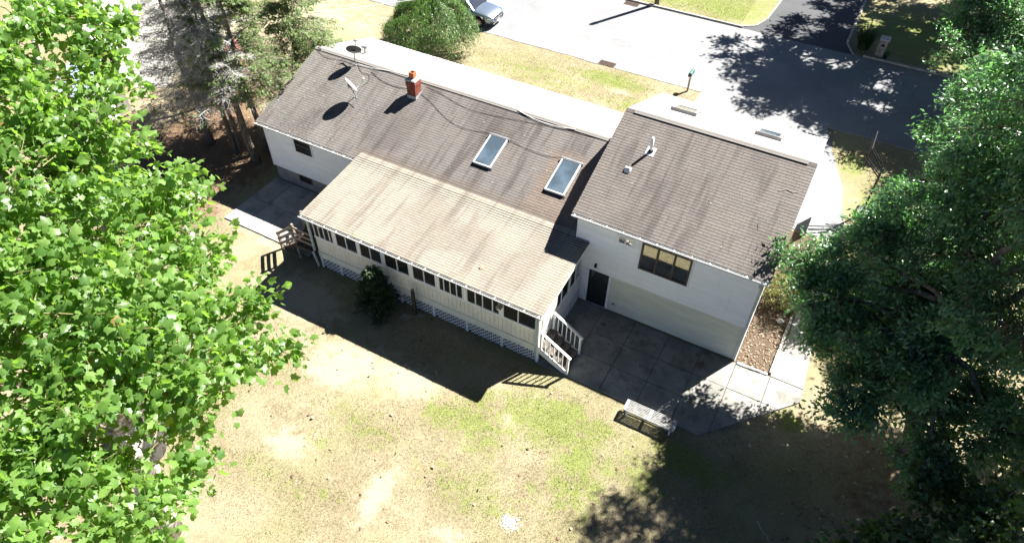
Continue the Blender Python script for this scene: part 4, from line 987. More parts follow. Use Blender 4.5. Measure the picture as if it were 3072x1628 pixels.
# ================================================================ CAR (faces +x)
def make_car():
    c = thing('parked_car', (-24.2, 19.62, 0), 'silver sport utility car parked on the street behind the weeping tree', 'car')
    # stations: x, half width, z bottom, z belt(top of body)
    S = [(-2.45, .78, .5, .98), (-2.35, .9, .36, 1.08), (-1.9, .97, .3, 1.12), (-1.0, .98, .26, 1.1), (0, .98, .25, 1.08), (.75, .98, .25, 1.07), (1.05, .97, .26, 1.05), (1.6, .96, .28, 1.0), (2.05, .93, .3, .93), (2.32, .84, .34, .84), (2.44, .7, .4, .72)]
    V = []; npt = 11
    for (x, w, zb, zt) in S:
        hh = zt-zb
        prof = [(.82*w, zb), (.96*w, zb+.1*hh), (w, zb+.4*hh), (.985*w, zb+.66*hh), (.955*w, zb+.86*hh), (.86*w, zb+.97*hh), (.55*w, zt+.025), (0, zt+.04)]
        full = [(y, z) for y, z in prof]+[(-y, z) for y, z in prof[-2::-1]]
        V += [(x, y, z) for y, z in full]
    n = 15; k = len(S)
    Fc = [(i*n+j, i*n+j+1, (i+1)*n+j+1, (i+1)*n+j) for i in range(k-1) for j in range(n-1)]
    Fc += [tuple(range(n)), tuple((k-1)*n+j for j in range(n))[::-1]]
    b = MB().add(V, Fc).build('body', 'paint', c, True, True)
    b.modifiers.new('s', 'SUBSURF').levels = 2; b.modifiers['s'].render_levels = 2
    # greenhouse
    G = [(-2.2, .72, .66), (-1.95, .86, .74), (-1.2, .9, .78), (-.2, .9, .77), (.3, .88, .74), (1.15, .86, .76)]
    def gh(zs, shr):
        return zs
    lo = [(-2.3, .82), (-1.9, .9), (-.6, .92), (.4, .91), (1.12, .86)]
    hi = [(-2.0, .66), (-1.75, .7), (-.6, .72), (.05, .71), (.32, .64)]
    zl = [1.06, 1.08, 1.07, 1.06, 1.05]; zh = [1.62, 1.69, 1.72, 1.70, 1.66]
    V = []
    for (x, w), z in zip(lo, zl): V += [(x, w, z), (x, -w, z)]
    for (x, w), z in zip(hi, zh): V += [(x, w, z), (x, -w, z)]
    m = MB(); q = len(lo)
    Fg = []
    for i in range(q-1):
        for s in (0, 1):
            f = (2*i+s, 2*(i+1)+s, 2*(q+i+1)+s, 2*(q+i)+s); Fg.append(f if s else f[::-1])
    Fg += [(0, 1, 2*q+1, 2*q), (2*(q-1), 2*(2*q-1), 2*(2*q-1)+1, 2*(q-1)+1)]
    m.add(V, Fg); m.build('window_glass', 'glass', c, False, True)
    R_ = MB()
    V = []
    for (x, w), z in zip(hi, zh): V += [(x, w+.01, z), (x, w*.6, z+.045), (x, 0, z+.06), (x, -w*.6, z+.045), (x, -w-.01, z)]
    R_.add(V, [(i*5+j, i*5+j+1, (i+1)*5+j+1, (i+1)*5+j) for i in range(q-1) for j in range(4)]); R_.build('roof', 'paint', c, True, True)
    P = MB()
    for s in (-1, 1):
        for (a, b_) in ((4, 4), (2, 2), (1, 1)):
            P.bar((lo[a][0], s*(lo[a][1]+.006), zl[a]), (hi[b_][0], s*(hi[b_][1]+.008), zh[b_]), .07, .05)
        for i in range(q-1):
            P.bar((hi[i][0], s*(hi[i][1]+.01), zh[i]), (hi[i+1][0], s*(hi[i+1][1]+.01), zh[i+1]), .05, .05)
    P.build('pillar', 'paint', c, False, True)
    # wheels
    for (x, s) in ((1.55, -1), (1.55, 1), (-1.4, -1), (-1.4, 1)):
        y = s*.93
        w = MB(); pts = []
        ring = [(.36, -.11), (.375, -.07), (.375, .07), (.36, .115), (.26, .12), (.25, .08)]
        nn = 28
        V = [(x+r*math.cos(2*math.pi*j/nn), y+s*d, .375+r*math.sin(2*math.pi*j/nn)) for (r, d) in ring for j in range(nn)]
        w.add(V, [(i*nn+j, i*nn+(j+1) % nn, (i+1)*nn+(j+1) % nn, (i+1)*nn+j) for i in range(len(ring)-1) for j in range(nn)])
        wo_ = w.build('wheel', 'tyre', c, True, True)
        rm_ = MB()
        for kx in range(10):
            a = 2*math.pi*kx/10
            rm_.bar((x+.04*math.cos(a), y+s*.1, .375+.04*math.sin(a)), (x+.255*math.cos(a), y+s*.09, .375+.255*math.sin(a)), .035, .03, up=(0, 1, 0))
        rm_.tube([(x, y+s*.07, .375), (x, y+s*.115, .375)], .055, 12)
        rm_.build('rim', 'rim', wo_, False, True)
        MB().disc((x, y+s*.055, .375), (0, s, 0), .26, 24).build('brake_disc', 'soot', wo_, False, True)
        ar = MB()
        A = np.linspace(-.25, math.pi+.25, 20)
        V = [(x+r*math.cos(a), s*d, .375+r*math.sin(a)) for a in A for (r, d) in ((.385, .96), (.47, 1.0), (.475, .96), (.385, .7))]
        ar.add(V, [(4*i+j, 4*i+(j+1) % 4, 4*(i+1)+(j+1) % 4, 4*(i+1)+j) for i in range(19) for j in range(4)])
        ar.build('wheel_arch', 'black', c, False, True)
    for s in (-1, 1):
        MB().add([(2.2, s*.9, .72), (2.38, s*.72, .7), (2.33, s*.7, .84), (2.08, s*.905, .86), (2.05, s*.92, .78)], [(0, 1, 2, 3, 4)]).build('headlight', 'headlamp', c, False, True)
        MB().bar((2.36, s*.84, .45), (2.46, s*.55, .45), .05, .1).build('fog_intake', 'black', c, False, True)
        MB().box(-2.44, -2.32, s*.86-.06, s*.86+.06, .8, 1.02).build('tail_light', 'redlamp', c, False, True)
        mm = MB().add([(.78, s*.95, 1.08), (.95, s*.97, 1.07), (1.0, s*1.16, 1.1), (.84, s*1.18, 1.1), (.78, s*.95, 1.16), (.93, s*.97, 1.18), (.97, s*1.15, 1.24), (.84, s*1.17, 1.24)], [(3, 2, 1, 0), (4, 5, 6, 7), (0, 1, 5, 4), (1, 2, 6, 5), (2, 3, 7, 6), (3, 0, 4, 7)])
        mm.build('mirror', 'paint', c, False, True)
        for xx in (.55, -.55): MB().bar((xx, s*.985, .84), (xx-.2, s*.985, .85), .03, .03).build('door_handle', 'chrome', c, False, True)
    gr = MB().add([(2.47, -.42, .5), (2.47, .42, .5), (2.45, .46, .7), (2.45, -.46, .7)], [(0, 1, 2, 3)]).build('grille', 'black', c, False, True)
    for z in (.56, .63): MB().bar((2.475, -.43, z), (2.475, .43, z), .03, .025).build('grille_bar', 'chrome', gr, False, True)
    MB().disc((2.49, 0, .6), (1, 0, 0), .085, 18).build('badge', 'chrome', gr, False, True)
    MB().bar((2.4, -.62, .34), (2.4, .62, .34), .1, .06).build('skid_plate', 'chrome', c, False, True)
    MB().box(2.47, 2.485, -.2, .2, .38, .48).build('number_plate', 'dish_white', c, False, True)
    return c
make_car()

# ================================================================ VEGETATION
LEAF = {
 'lobed': (np.array([(0, .34, .03), (0, 0, 0), (.2, -.09, -.03), (.46, .06, -.15), (.4, .26, -.08), (.55, .55, -.2), (.3, .6, -.06), (0, 1.0, -.2), (-.3, .6, -.06), (-.55, .55, -.2), (-.4, .26, -.08), (-.46, .06, -.15), (-.2, -.09, -.03)], float),
           np.array([(0, i, i+1) for i in range(1, 12)]+[(0, 12, 1)])),
 'long': (np.array([(0, 0, 0), (.22, .42, -.05), (0, 1, -.16), (-.22, .42, -.05), (0, .45, .02)], float), np.array([(0, 1, 4), (1, 2, 4), (2, 3, 4), (3, 0, 4)])),
 'needle': (np.array([(-.12, 0, 0), (.12, 0, 0), (.2, .6, -.03), (0, 1, -.06), (-.2, .6, -.03)], float), np.array([(0, 1, 2), (0, 2, 4), (4, 2, 3)])),
}
def unit(a): return a/np.maximum(np.linalg.norm(a, axis=1, keepdims=True), 1e-9)
def leaf_frames(P, axis, nrm):
    Y = unit(axis); X = unit(np.cross(Y, nrm)); Z = np.cross(X, Y)
    return X, Y, Z
def leaf_mesh(name, P, X, Y, Z, size, tint, shape, mat, parent):
    L, T = LEAF[shape]; n = len(P); k = len(L)
    V = P[:, None, :]+size[:, None, None]*(L[None, :, 0:1]*X[:, None]+L[None, :, 1:2]*Y[:, None]+L[None, :, 2:3]*Z[:, None])
    F = (np.arange(n)*k)[:, None, None]+T[None]
    o = np_mesh(name, V.reshape(-1, 3), F.reshape(-1, 3), mat, parent, np.repeat(tint, k)); o['kind'] = 'stuff'
    return o
def twig_mesh(name, A, B, r0, r1, mat, parent):
    n = len(A); D = unit(B-A); ref = np.where(np.abs(D[:, 2:3]) > .9, np.array([[1., 0, 0]]), np.array([[0, 0, 1.]]))
    X = unit(np.cross(D, ref)); Y = np.cross(X, D)
    V = []
    for base, r in ((A, r0), (B, r1)):
        for a in (0, 2.094, 4.189): V.append(base+r*(math.cos(a)*X+math.sin(a)*Y))
    V = np.stack(V, 1).reshape(-1, 3)
    T = np.array([(0, 1, 4), (0, 4, 3), (1, 2, 5), (1, 5, 4), (2, 0, 3), (2, 3, 5)])
    F = ((np.arange(n)*6)[:, None, None]+T[None]).reshape(-1, 3)
    o = np_mesh(name, V, F, mat, parent); o['kind'] = 'stuff'
    return o
def singles(tree, P, X, Y, Z, size, tint, shape, mat, count=300):
    """the leaves that show largest become objects; returns mask of the rest"""
    d = P-CAM; z = d@cf_; u = (d@cr_)/z*FPX; v = (d@cu_)/z*FPX
    ok = (z > .5) & (np.abs(u) < 1530) & (np.abs(v) < 810)
    score = np.where(ok, size/np.maximum(z, .1), 0)
    pick = np.argsort(-score)[:count]; mask = np.ones(len(P), bool); mask[pick] = False
    cache = {}
    base = W0(tree)
    for i in pick:
        key = int(tint[i]*5.999)
        if key not in cache:
            L, T = LEAF[shape]; o = np_mesh('leaf', L, T, mat, None, np.full(len(L), tint[i]), True); cache[key] = o.data
            COL.objects.unlink(o); bpy.data.objects.remove(o)
        o = bpy.data.objects.new('leaf', cache[key]); COL.objects.link(o); o.parent = tree
        s = size[i]; p = P[i]-np.array(base)
        o.matrix_local = Matrix([[X[i][r]*s, Y[i][r]*s, Z[i][r]*s, p[r]] for r in range(3)]+[[0, 0, 0, 1]])
    return mask
def limb_pts(a, b, n=7, wob=.12, sag=0):
    a, b = np.array(a, float), np.array(b, float); L = np.linalg.norm(b-a)
    P = []
    for i in range(n):
        t = i/(n-1); p = a+(b-a)*t; p = p+np.array([0, 0, sag*math.sin(math.pi*t)])
        if 0 < i < n-1: p = p+rng.normal(0, wob*L*.18, 3)
        P.append(p)
    return P
def broad_tree(name, base, top, r0, lobes, nclus, lsize, shape, mat, bark, label, cat='tree', per=7, spread=.28, droop=.35, nsingle=300, group=None, rb=2.0, trunk_to=None, twr=.012, flat=.45, clump=.36, clump_n=20, twbark=None):
    t = thing(name, base, label, cat, group)
    fork = np.array(trunk_to if trunk_to is not None else (np.array(base)*.35+np.array(top)*.65), float)
    P = limb_pts(base, fork, 7, .06); P[0] = np.array(base)-np.array([0, 0, .1])
    MB().tube(P, [r0*1.35]+list(np.linspace(r0, r0*.62, 6)), 12).build('trunk', bark, t, True)
    lob = np.array([l[:3] for l in lobes], float); rad = np.array([(l[3], l[4] if len(l) > 4 else l[3]) for l in lobes])
    for l in lob:
        s0 = P[rng.integers(3, 7)]; d = np.linalg.norm(l-s0)
        MB().tube(limb_pts(s0, l, 7, .16, .06*d), list(np.linspace(r0*.42, r0*.09+.01, 7)), 7).build('limb', bark, t, True)
    w = rad[:, 0]**2*rad[:, 1]; w = w**.7; w /= w.sum()
    nsub = max(len(lob)*3, int(nclus/clump_n)); ls = rng.choice(len(lob), nsub, p=w)
    d = unit(rng.normal(0, 1, (nsub, 3))); rr = rng.uniform(.12, 1, nsub)**(1/rb)
    SB = lob[ls]+d*rr[:, None]*np.stack([rad[ls, 0], rad[ls, 0], rad[ls, 1]], 1)
    keep = SB[:, 2] > .4; SB, ls, d = SB[keep], ls[keep], d[keep]; nsub = len(SB)
    so_ = unit(d*np.array([1, 1, .5])+np.array([0, 0, .12])+rng.normal(0, .3, (nsub, 3)))
    sn_ = unit(np.array([0, 0, 1.])+.55*d+rng.normal(0, .38, (nsub, 3)))
    st0 = lob[ls]+rng.normal(0, .16, (nsub, 3))*rad[ls, :1]; mid = lob[ls]+(SB-lob[ls])*.5+np.array([0, 0, .1])*rad[ls, :1]+rng.normal(0, .05, (nsub, 3))
    twig_mesh('branchlets', np.concatenate([st0, mid]), np.concatenate([mid, SB]), twr*1.8, twr*1.1, twbark or bark, t)
    si_ = rng.integers(0, nsub, nclus); C_ = SB[si_]+rng.normal(0, 1, (nclus, 3))*clump*np.array([.62, .62, .32])+so_[si_]*rng.uniform(-.3, .7, (nclus, 1))*clump
    outw = unit(so_[si_]+.8*unit(C_-SB[si_])+rng.normal(0, .35, (nclus, 3)))
    A = SB[si_]+(C_-SB[si_])*rng.uniform(.0, .4, (nclus, 1))
    twig_mesh('twigs', A, C_+outw*spread*.5, twr, twr*.35, twbark or bark, t)
    k = per; n = nclus*k
    ci = np.repeat(np.arange(nclus), k); tt = np.tile(np.linspace(0, 1, k), nclus)
    P = C_[ci]+outw[ci]*(tt[:, None]-.35)*spread*1.4+rng.normal(0, spread*.3, (n, 3))
    ax = outw[ci]*.8+rng.normal(0, .65, (n, 3))-np.array([0, 0, droop])
    nr = unit(sn_[si_][ci]+rng.normal(0, flat, (n, 3)))
    X, Y, Z = leaf_frames(P, ax, nr)
    size = lsize*rng.uniform(.55, 1.2, n)
    cl_t = np.clip(.6*rng.uniform(0, 1, nsub)[si_]+.4*rng.uniform(0, 1, nclus), 0, 1)
    tint = np.clip(.55*cl_t[ci]+.45*rng.uniform(0, 1, n), 0, .97)
    tint = np.where(rng.uniform(0, 1, n) < .003, 1.0, tint)
    m = singles(t, P, X, Y, Z, size, tint, shape, mat, nsingle) if nsingle else np.ones(n, bool)
    leaf_mesh('foliage', P[m], X[m], Y[m], Z[m], size[m], tint[m], shape, mat, t)
    return t
def px(u, v, z):
    d = cf_+cr_*(u-1536)/FPX-cu_*(v-814)/FPX; return tuple(CAM+(z-CAM[2])/d[2]*d)

# --- big plane tree at the left
SYC = [(-8.28, -13.59, 11.0, 1.00, 0.80), (-9.37, -13.32, 11.5, 1.20, 0.96), (-8.26, -14.80, 11.3, 1.10, 0.88), (-7.96, -15.96, 11.2, 1.10, 0.88), (-7.35, -17.00, 11.0, 1.10, 0.88), (-10.45, -12.32, 11.8, 1.00, 0.80), (-11.75, -10.85, 11.5, 0.42, 0.34), (-12.04, -11.29, 12.0, 0.5, 0.4),
       (-11.09, -12.84, 12.3, 1.10, 0.88), (-9.78, -14.37, 12.3, 1.50, 1.20), (-8.92, -15.73, 12.0, 1.40, 1.12), (-8.26, -17.00, 11.8, 1.40, 1.12), (-12.89, -12.39, 13.0, 1.20, 0.96), (-14.07, -11.63, 13.8, 1.30, 1.04), (-14.62, -10.08, 14.0, 0.75, 0.60), (-16.00, -10.83, 14.3, 1.40, 1.12), (-12.72, -13.55, 13.5, 1.60, 1.28),
       (-11.35, -14.68, 13.0, 1.70, 1.36), (-9.94, -15.88, 12.7, 1.70, 1.36), (-9.18, -17.04, 12.3, 1.60, 1.28), (-8.33, -18.02, 11.8, 1.50, 1.20), (-14.75, -13.15, 14.1, 1.60, 1.28), (-11.37, -15.98, 13.0, 1.80, 1.44), (-11.77, -12.78, 10.0, 1.50, 1.20), (-11.29, -14.49, 10.0, 1.60, 1.28), (-13.17, -12.62, 11.0, 1.50, 1.20),
       (-14.31, -14.67, 13.0, 1.80, 1.44), (-11.02, -17.29, 12.0, 1.80, 1.44), (-7.94, -13.46, 10.7, 0.55, 0.44), (-7.95, -14.49, 10.8, 0.60, 0.48)]
broad_tree('plane_tree', (-14, -15.5, 0), (-12, -14, 12), .42, [(x-.25-.15*(z < 12), y, z, r*.86, h*.86) for (x, y, z, r, h) in SYC], 3900, .172, 'lobed', 'syc_leaf', 'bark_syc', 'huge bright green plane tree with lobed leaves filling the left side', per=6, spread=.34, droop=.3, trunk_to=(-12.6, -14.6, 8.6), twr=.007, flat=.65, clump=.3, clump_n=15, twbark='stalk')

# --- broadleaf trees at the right
R1 = [(.99, .76, 5.3, .85, .7), (.95, .1, 5.0, .6, .5), (1.7, .9, 5.2, .9, .8), (2.15, -.18, 5.0, 1.0, .9), (2.06, -1.0, 4.3, .7, .6), (3.18, -1.4, 4.6, 1.1, .9), (3.9, -2.4, 4.1, 1.0, .8), (3.5, -3.2, 4.0, .7, .6), (4.65, -2.0, 4.6, 1.2, 1.), (5.3, -1.2, 5.2, 1.4, 1.1), (6.5, .6, 5.4, 1.5, 1.2), (2.6, 1.4, 6.0, 1.2, 1.),
      (4, .9, 6.6, 1.5, 1.2), (5.2, 1., 7.2, 1.6, 1.3), (2.9, 2.4, 7.4, 1.0, .9), (4, 1.9, 8.6, 1.4, 1.2), (5.4, 1.7, 8.8, 1.6, 1.4), (4.4, 3.0, 10, 1.5, 1.3), (5.2, 1.8, 11.4, 1.9, 1.6), (6.4, .2, 10.8, 2.0, 1.8), (5, 1.2, 13.2, 1.7, 1.5), (6.4, -1.2, 7.2, 1.8, 1.5), (6.8, .8, 13.4, 1.8, 1.6), (7.4, -2, 4.2, 1.2, 1.0), (6.3, -1.0, 3.6, 1.0, .8), (5.2, -2.4, 3.4, 1.0, .7), (6.6, -2.6, 3.3, 1.1, .8), (5.9, -3.6, 3.0, .9, .7), (8.2, -1.2, 4.0, 1.3, 1.0), (4.2, .6, 5.0, 1.2, .9), (3.6, 1.2, 4.6, .9, .7), (5.0, .2, 5.2, 1.2, 1.0), (5.6, 1.6, 5.6, 1.2, 1.0)]
broad_tree('broadleaf_tree', (6.3, -1.1, 0), (5, 0, 9), .3, R1, 12500, .19, 'long', 'dark_leaf', 'bark', 'tall dark glossy leaved tree whose branch tips reach over the wing roof', per=8, spread=.26, droop=.4, trunk_to=(5.6, -.4, 6.2), rb=2.3, flat=.5, clump=.34)
R2 = [(5.2, 8.6, 4.6, 1.5, 1.2), (6.6, 9.4, 5.8, 1.9, 1.5), (5.6, 10.8, 5.6, 1.5, 1.3), (7.4, 8.0, 4.6, 1.9, 1.4), (7.2, 11.4, 7.2, 2.0, 1.7), (8.4, 9.4, 7.6, 2.0, 1.7), (4.6, 9.8, 3.4, .9, .7), (6.4, 6.6, 4.0, 1.6, 1.2), (5.2, 5.8, 3.0, 1.1, .9), (5.0, 11.6, 7.0, 1.4, 1.1), (6.4, 12.4, 7.4, 1.7, 1.4), (4.5, 9.8, 6.2, 1.1, .9), (5.4, 14.4, 5.2, 1.0, .8), (5.6, 13.0, 5.4, 1.2, 1.0), (6.6, 16.2, 5.6, 1.2, 1.0), (4.1, 8.2, 4.2, 1.1, .9), (3.7, 6.6, 4.4, .9, .8)]
broad_tree('broadleaf_tree', (7.2, 9.2, 0), (7, 9.5, 6), .22, R2, 10000, .185, 'long', 'dark_leaf', 'bark', 'bushy dark green tree right of the basketball hoop', per=8, spread=.26, droop=.4, trunk_to=(7.0, 9.3, 3.8), rb=2.3, flat=.5, clump=.36)
R3 = [(7.2, 18.6, 5.4, 1.6, 1.3), (8.2, 17.0, 5.0, 1.8, 1.5), (6.8, 20.8, 6.2, 1.7, 1.4), (5.4, 22.4, 5.8, 1.5, 1.2), (4.2, 24.2, 6.0, 1.5, 1.3), (6.2, 24.4, 6.8, 2.0, 1.6), (9.0, 20.6, 7.0, 2.2, 1.8), (8.6, 14.4, 5.6, 1.7, 1.4), (3.0, 25.6, 6.6, 1.2, 1.0), (4.7, 21.6, 5.2, 1.3, 1.0), (5.6, 23.4, 5.0, 1.3, 1.0), (3.7, 20.4, 4.8, .8, .7), (8.0, 26, 5.2, 1.8, 1.5), (9.2, 23.8, 4.8, 1.8, 1.5), (7.6, 22, 4.4, 1.4, 1.1)]
broad_tree('broadleaf_tree', (8.6, 17.6, 0), (8, 19, 6), .24, R3, 7500, .2, 'long', 'dark_leaf', 'bark', 'tree in the top right corner leaning out over the shaded street', per=8, spread=.3, droop=.4, trunk_to=(8.0, 18.8, 4.2), rb=2.3, flat=.5, clump=.42)
R4 = [(4.5+4.8*math.cos(a)*s, 33.5+4.6*math.sin(a)*s, 10.5+dz, 3.0, 2.4) for (a, s, dz) in ((0, 0, 2.5), (0, 1, 0), (1.05, 1, 0), (2.1, 1, 0), (3.14, 1, 0), (4.19, 1, 0), (5.24, 1, 0), (.5, .5, 1.5), (3.6, .55, 1.5))]+[(5, 27.5, 9.8, 2.5, 2.0), (8.5, 27.5, 9.8, 2.6, 2.1), (2, 29.2, 10.6, 2.3, 1.9), (8, 37.5, 11, 3, 2.4), (9.5, 33, 11, 3, 2.4), (5, 39.5, 11, 3, 2.4), (8.5, 42.5, 11, 3.2, 2.4), (4, 44, 11, 3, 2.4), (10, 46.5, 11, 3.2, 2.4)]
broad_tree('shade_tree', (4.8, 35.5, 0), (4.5, 34, 10), .4, R4, 8000, .42, 'long', 'dark_leaf', 'bark', 'tall tree across the street that throws the big shadow over it', per=7, spread=.5, trunk_to=(4.6, 34.2, 7.5), nsingle=0, twr=.03)
R5 = [(5.2, -6.9, 2.6, 1.2, .9), (6.3, -6.0, 2.8, 1.4, 1.0), (6.8, -7.4, 3.4, 1.6, 1.2), (7.6, -5.2, 3.0, 1.5, 1.1), (4.5, -7.9, 2.2, .9, .7), (7.4, -3.6, 3.2, 1.2, .9), (8.4, -3.2, 4.6, 1.3, 1.0), (6.0, -8.2, 2.8, 1.4, 1.0)]
broad_tree('maple_tree', (7.4, -6.2, 0), (7, -6.2, 3), .14, R5, 2200, .18, 'lobed', 'maple_leaf', 'bark', 'low maple in deep shade filling the bottom right corner', per=6, spread=.3, trunk_to=(7.1, -6.3, 2.0))
R6 = [(9.6, -.2, 10.5, 2.4, 2.0), (10.4, 2.4, 11.5, 2.4, 2.2), (9.0, 1.8, 13.2, 2.2, 2.0), (11, -.8, 8.6, 2.2, 1.8), (8.6, -1.6, 12.6, 1.9, 1.7), (9.4, 4.3, 8.6, 1.9, 1.5), (11.2, 6, 11, 2.3, 2.0), (10.8, 3.4, 9.4, 2.0, 1.7), (12, 4.5, 8, 2.2, 1.8), (9.2, 5.6, 11.5, 1.8, 1.6)]
broad_tree('shade_tree', (10, 0, 0), (10, 0, 10), .32, R6, 3600, .36, 'long', 'dark_leaf', 'bark', 'tall tree beyond the right edge shading the bottom corner', per=7, spread=.45, trunk_to=(9.9, .2, 7.5), nsingle=0, twr=.03)

# --- weeping tree on the front lawn
def weeping():
    c = np.array([-23.9, 14.9]); t = thing('weeping_tree', (c[0], c[1], 0), 'low dome shaped weeping tree on the front lawn by the silver car', 'tree')
    MB().tube(limb_pts((c[0], c[1], -.1), (c[0]+.1, c[1], 2.1), 6, .1), list(np.linspace(.17, .1, 6)), 10).build('trunk', 'bark', t, True)
    for k in range(14):
        a = k/14*6.283+rng.uniform(-.2, .2); R_ = rng.uniform(1.3, 2.2)
        MB().tube(limb_pts((c[0]+.08, c[1], 1.9), (c[0]+R_*math.cos(a), c[1]+R_*math.sin(a), 2.2), 7, .12, .55), list(np.linspace(.07, .015, 7)), 6).build('limb', 'bark', t, True)
    n = 1700; a = rng.uniform(0, 6.283, n); R_ = 2.6*np.sqrt(rng.uniform(.02, 1, n))*(1+.1*np.sin(3*a+1)+.07*np.sin(7*a))
    z = 3.0-1.15*(R_/2.6)**2+.22*np.sin(2.3*R_+5*a)+rng.normal(0, .12, n)
    S0 = np.stack([c[0]+R_*np.cos(a), c[1]+R_*np.sin(a), z], 1); out = np.stack([np.cos(a), np.sin(a), np.zeros(n)], 1)
    Ls = rng.uniform(.5, 1.35, n)*np.clip(R_/1.6, .35, 1); per = 18
    ti = np.tile(np.linspace(0, 1, per), n); si = np.repeat(np.arange(n), per)
    P = S0[si]+out[si]*(.3*np.sqrt(ti)*Ls[si])[:, None]-np.array([0, 0, 1.])*(ti**1.3*Ls[si])[:, None]+rng.normal(0, .06, (n*per, 3))
    P[:, 2] = np.maximum(P[:, 2], .3)
    ax = out[si]*.45+np.array([0, 0, -.9])+rng.normal(0, .45, (n*per, 3)); nr = out[si]+np.array([0, 0, .7])+rng.normal(0, .5, (n*per, 3))
    X, Y, Z = leaf_frames(P, ax, nr); size = rng.uniform(.08, .15, n*per); st_ = rng.uniform(0, 1, n)
    tint = np.clip(.6*st_[si]+.4*rng.uniform(0, 1, n*per), 0, .95)
    m = singles(t, P, X, Y, Z, size, tint, 'long', 'weep_leaf', 60)
    leaf_mesh('foliage', P[m], X[m], Y[m], Z[m], size[m], tint[m], 'long', 'weep_leaf', t)
    twig_mesh('twigs', S0, S0+out*.25-np.array([0, 0, .7]), .008, .004, 'bark', t)
weeping()

# --- conifers at the left of the house
def conifer(base, lean, H, r0, Lmax, z0, nb, green, label, arc=None, ns=30):
    t = thing('conifer', (*base, 0), label, 'tree', None)
    b = np.array([*base, 0.]); topp = b+np.array([lean[0]*H, lean[1]*H, H])
    P = limb_pts(b-np.array([0, 0, .1]), topp, 9, .03)
    MB().tube(P, [r0*1.4]+list(np.linspace(r0, r0*.25, 8)), 10).build('trunk', 'bark', t, True)
    A = []; B = []; NP = []; NA = []; NN = []; bt = []
    for i in range(nb):
        f = rng.uniform(z0/H, .98); o = b+(topp-b)*f
        L = Lmax*(1.08-f)*rng.uniform(.55, 1.1)+.3; a = rng.uniform(*arc) if arc and rng.uniform() < .75 else rng.uniform(0, 6.283)
        dr = np.array([math.cos(a), math.sin(a), 0]); drp = rng.uniform(-.1, .35)
        pts = [o+dr*L*s+np.array([0, 0, .12*L*s-drp*L*s*s])+rng.normal(0, .03, 3) for s in np.linspace(0, 1, 7)]
        for p, q in zip(pts, pts[1:]): A.append(p); B.append(q); bt.append(1)
        for s in np.linspace(.2, 1, 13):
            j = min(int(s*6), 5); p = pts[j]+(pts[j+1]-pts[j])*(s*6-j)
            for sd_ in (-1, 1):
                l = L*.42*(1.1-s*.75)*rng.uniform(.6, 1.2); sidev = np.array([-dr[1], dr[0], 0])*sd_
                e = p+(sidev*.85+dr*.55)*l+np.array([0, 0, -.18*l])+rng.normal(0, .04, 3)
                A.append(p); B.append(e); bt.append(.4)
                g = green if not callable(green) else green(p)
                if rng.uniform() < g:
                    k = 6
                    for w in np.linspace(.1, 1.05, k):
                        for s2 in (-1, 1):
                            NP.append(p+(e-p)*w+rng.normal(0, .02, 3)); v = unit((e-p)[None])[0]
                            NA.append(v*.75+np.array([-v[1], v[0], 0])*s2*.8+rng.normal(0, .2, 3)+np.array([0, 0, -.15])); NN.append(np.array([0, 0, 1.])+rng.normal(0, .35, 3))
                else:
                    for w in (.35, .6, .85):
                        q = p+(e-p)*w; A.append(q); B.append(q+rng.normal(0, .14, 3)+dr*.1); bt.append(.25)
    A, B, bt = np.array(A), np.array(B), np.array(bt)
    for nm, m_, rr in (('branches', bt == 1, .022), ('twigs', bt < 1, .0075)):
        twig_mesh(nm, A[m_], B[m_], rr, rr*.6, 'deadtwig' if (callable(green) or green < .5) else 'bark', t)
    if len(NP):
        NP, NA, NN = np.array(NP), np.array(NA), np.array(NN); X, Y, Z = leaf_frames(NP, NA, NN); n = len(NP)
        leaf_mesh('foliage', NP, X, Y, Z, rng.uniform(.09, .17, n), rng.uniform(0, .95, n), 'needle', 'needle', t)
    return t
conifer((-28.33, .55), (.0, -.01), 11, .15, 3.2, 2.6, 85, .05, 'bare grey twigged conifer, leftmost trunk of the group')
conifer((-28.75, .9), (-.03, .02), 10, .11, 2.9, 2.8, 65, .05, 'thinner bare conifer close behind the leftmost trunk')
conifer((-26.64, .66), (-.06, .03), 10, .11, 2.7, 3.0, 60, .1, 'slim half bare conifer forking from the ground mid group')
conifer((-26.5, .75), (.0, .0), 10.5, .1, 2.6, 3.0, 55, .12, 'straight slim conifer in the middle of the trunk group')
conifer((-25.06, .52), (-.12, .02), 10.5, .17, 2.8, 3.2, 70, .2, 'thick leaning conifer trunk nearest to the house corner')
conifer((-25.34, 1.45), (-.01, .0), 11, .14, 2.9, 3.4, 75, .55, 'straight green conifer right behind the house corner', arc=(-.6, 1.8))
conifer((-26.0, 5.4), (.02, .02), 11, .16, 3.6, 2.6, 105, .7, 'full green conifer overhanging the far roof corner', arc=(-1.4, 1.2))
conifer((-30.2, 4.8), (.0, .02), 10, .13, 3.0, 2.6, 65, .25, 'grey green conifer standing behind the bare ones')

